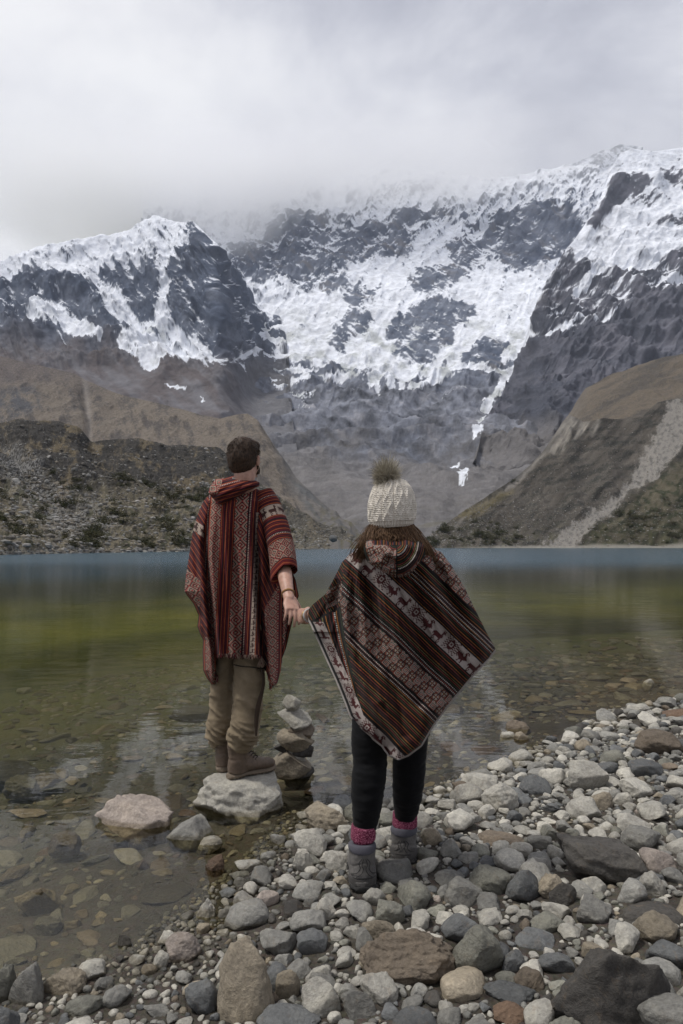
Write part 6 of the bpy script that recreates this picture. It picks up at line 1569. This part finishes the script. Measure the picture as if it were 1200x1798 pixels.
def m_col(px, py):
    drift = ip(py, [(860, 6), (900, 2), (950, 0), (1050, -5), (1150, -10)]); s = px - drift
    c = m_stripes(s); c = m_dot(c, s, py, 437); c = m_dot(c, s, py, 363.5)
    def band(k, v): c[k] = v(k)
    band((s > 368) & (s < 386), lambda k: m_dia(s[k] - 368, py[k], 18.0))
    band((s > 411) & (s < 433), lambda k: m_dia(s[k] - 411, py[k], 22.0))
    band((s > 448) & (s < 457) & (py > 900), lambda k: m_ani(s[k] - 448, py[k], 9.0))
    # right fall: slanting lines and a diamond border at the tip
    r1 = px - ip(py, [(870, 458), (930, 449), (1000, 454), (1080, 459), (1150, 464), (1200, 470)])
    kk = (r1 > 2); n2 = px * .92 - (py - 900) * .40
    cr = m_stripes(n2 * 1.05); e = ip(py, RM) - px; kd = (py > 1030) & (e > 7) & (r1 > 6) & (e < 40) & (py > 1080 - r1 * 1.6); cr[kd] = m_dia(e[kd], py[kd] - e[kd] * .3, 17.0)
    ke = (e <= 7) & (py > 1040); cr[ke] = m_stripes(e[ke]); c = np.where(kk[:, None], cr, c)
    # left fall
    l1 = px - ip(py, [(880, 368), (950, 357), (1050, 365), (1150, 376), (1200, 380)]); kl = l1 < 0
    n3 = px * .80 - py * .52 + 1000; cl = m_stripes(n3); el = px - ip(py, LM)
    ka = (np.abs(py - 925 - (px - 345) * .7) < 10) & (px < 358); cl[ka] = m_ani(np.clip(py[ka] - 915 - (px[ka] - 345) * .7, 0, 19), px[ka], 20.0)
    kd = (py > 1000 + (px - 330) * .9) & (py < 1048 + (px - 330) * .9) & (px < 352); cl[kd] = m_dia(n3[kd], py[kd], 17.0)
    kd = (py > 1118) & (el > 5); cl[kd] = m_dia(px[kd] - 362, py[kd], 15.0); ke = (el <= 5) & (py > 1040); cl[ke] = m_stripes(el[ke])
    c = np.where(kl[:, None], cl, c); return c
CM = m_col(pxf, pyf); Vm = to_w(PXm, PYm, Dm_); parts_v = [Vm]; parts_f = [grid_faces(520, 330)]; parts_c = [CM]; nb = len(Vm)
# far (front) side with its own tip showing behind the forearm
RF = [(848, 446), (864, 474), (880, 484), (950, 500), (1000, 512), (1020, 520), (1046, 525), (1070, 517), (1094, 513), (1137, 503), (1174, 489), (1180, 486)]
hemF = [(0, 1186), (.1, 1150), (.5, 1146), (.72, 1140), (.8, 1150), (.93, 1180), (1, 1176)]
Uf, Tf, PXf, PYf = panel_grid(850, 1150, 200, 300, LM, RF, hem=hemF, top=[(0, 870), (.4, 852), (.7, 852), (1, 870)])
a_ = (PXf - 424) / 95.0
Dff = 3.83 + .13 * np.clip(1 - np.abs(Uf * 2 - 1) ** 2.4, 0, 1) ** .6 + (.014 * fbm(np.stack([PXf.ravel() * .07, PYf.ravel() * .006, PXf.ravel() * 0], 1), 3)).reshape(PXf.shape)
Dff = np.where(PXf > 486, np.minimum(Dff, 3.84 + .03 * np.sin(PXf * .3)), Dff)
def f_col(px, py):
    e = ip(py, RF) - px; c = m_stripes(px * .9 + py * .3); k = (e > 6) & (e < 24) & (py > 985); c[k] = m_dia(e[k] - 6, py[k], 18.0); k = e <= 6; c[k] = m_stripes(e[k]); return c
parts_v.append(to_w(PXf, PYf, Dff)); parts_f.append(grid_faces(300, 200) + nb); parts_c.append(f_col(PXf.ravel(), PYf.ravel())); nb += len(parts_v[-1])
# sleeve drape over the right arm
ax_ = [W(462, 866, 3.74), W(474, 893, 3.72), W(487, 930, 3.68), W(497, 968, 3.64), W(502, 1002, 3.60)]
nS, nT = 200, 260
th = np.linspace(0, 2 * math.pi, nS, endpoint=False); P = spl(ax_, nT); hw = np.interp(np.linspace(0, 1, nT), [0, .2, .5, .8, 1], [.055, .066, .068, .067, .064]); V = []; Cc = []
for i in range(nT):
    t = norm(P[min(i + 1, nT - 1)] - P[max(i - 1, 0)]); s_ = norm(np.cross(t, (0, 1, 0))); f_ = np.cross(s_, t)
    if s_[0] < 0: s_, f_ = -s_, -f_
    q = i / (nT - 1)
    wob = 1 + .03 * np.sin(th * 3 + q * 5) * q
    # lower lip sags on the body side
    sag = -.055 * q ** 3 * np.clip(-np.cos(th), 0, 1)
    V.append(P[i] + (np.cos(th) * hw[i] * wob)[:, None] * s_ + (np.sin(th) * hw[i] * (1.05 + .35 * q) * wob)[:, None] * f_ + sag[:, None] * np.array([.25, 0, 1.0]))
V = np.concatenate(V); Q = np.repeat(np.linspace(0, 1, nT), nS); TH = np.tile(th, nT)
arc = TH * .066 * F_PX / 3.65; al = Q * 140
cS = m_stripes(al); cS = m_dot(cS, al, arc, 84); cS = m_dot(cS, al, arc, 20)
k = (al > 38) & (al < 56); cS[k] = m_ani(al[k] - 38, arc[k], 18.0)
k = (al > 94) & (al < 124); cS[k] = m_dia(arc[k], al[k] - 94, 15.0)
k = al > 128; cS[k] = np.array([rR, rO, rR, rR, rM, rR])[np.floor(al[k] / 2).astype(int) % 6]
parts_v.append(V); parts_f.append(grid_faces(nT, nS, True) + nb); parts_c.append(cS); nb += len(V)
M_PONCHO = PONCHO
adm(mesh_np('poncho', np.concatenate(parts_v), np.concatenate(parts_f), M_PONCHO, np.concatenate(parts_c)))
# hood
LHm = [(836, 408), (842, 378), (855, 369), (865, 366), (872, 371), (880, 379), (890, 385)]
RHm = [(836, 428), (842, 446), (847, 456), (853, 456), (862, 436), (872, 420), (881, 404), (890, 391)]
Uh, Th, PXh, PYh = panel_grid(836, 890, 200, 120, LHm, RHm)
u2h = Uh * 2 - 1; roll = np.sin(Th * math.pi) ** .6
Dh = 3.72 - .03 - .11 * roll * np.clip(1 - np.abs(u2h) ** 2.6, 0, 1) ** .6 + .004 * np.sin(PXh * .3 + PYh * .5) + .10 * np.exp(-((PYh - 836) / 5) ** 2)
pxh, pyh = PXh.ravel(), PYh.ravel(); n_ = pyh + (pxh - 388) * .28
ch = m_stripes(n_ * 1.0); ch = m_dot(ch, n_, pxh, 853); kd = (pxh < 392 - (pyh - 842) * .4) & (pyh < 868); ch[kd] = m_dia(pxh[kd] - pyh[kd], pyh[kd] + pxh[kd], 22.0)
adm(mesh_np('hood', to_w(PXh, PYh, Dh), grid_faces(120, 200), PONCHO, ch))
# pale shirt collar
v, f = tube([W(430, 838, 3.715), W(430, 850, 3.72)], [(.066, .066), (.074, .07)], 30, 8, False); adm(mesh_np('collar', v, f, cloth_mat('collar_cloth', (.33, .31, .29), 300)))
# fringe along the hem
rs5 = np.random.RandomState(6); fv, fc = [], []
row = np.argmin(np.abs(Tm[:, 0] - .995)); Vg = Vm.reshape(520, 330, 3)
for j in list(range(56, 240, 1)) + list(range(270, 318, 2)) + list(range(34, 52, 2)):
    p = Vg[-1, j] + [0, -.002, .004]; L_ = rs5.uniform(.012, .028); d = np.array([rs5.normal() * .25, rs5.normal() * .1, -1.0])
    fv.append(tube([p, p + norm(d) * L_ * .6, p + norm(d + [rs5.normal() * .2, 0, 0]) * L_], [.0018, .0016, .0008], 5, 5)); fc.append(np.tile([rB, rR, rM, rK, rB][rs5.randint(5)], (len(fv[-1][0]), 1)))
tp = W(459, 1152, 3.67)
for i in range(60):
    d = norm(np.array([rs5.normal() * .22, rs5.normal() * .2, -1])); fv.append(tube([tp, tp + d * .035, tp + d * rs5.uniform(.05, .065)], [.0016, .0018, .0008], 5, 5)); fc.append(np.tile(rB, (len(fv[-1][0]), 1)))
v, f = join(fv); adm(mesh_np('fringe', v, f, PONCHO, np.concatenate(fc)))
adm(ring_on(mwR * .93 + meR * .07, mwR - meR, .0325, .006, cloth_mat('tan_leather_band', (.26, .14, .05), 200, .2, .5), 'wristband'))
# ------------------------------------------------------------------ thin mountain air
def haze():
    lo = np.array([-3600., -420., -24.]); hi = np.array([3600., 4600., 1900.])
    bm = bmesh.new(); bmesh.ops.create_cube(bm, size=1.0); me = bpy.data.meshes.new('haze'); bm.to_mesh(me); bm.free()
    o = bpy.data.objects.new('haze', me); COL.objects.link(o); o.location = (lo + hi) / 2; o.scale = hi - lo
    m = NT('haze_air'); v = m.n('ShaderNodeVolumePrincipled'); v.inputs['Color'].default_value = (.82, .88, 1, 1); v.inputs['Density'].default_value = .00005
    m.l(v.outputs[0], m.out.inputs['Volume']); me.materials.append(m.m); tag(o, kind='stuff')
haze()
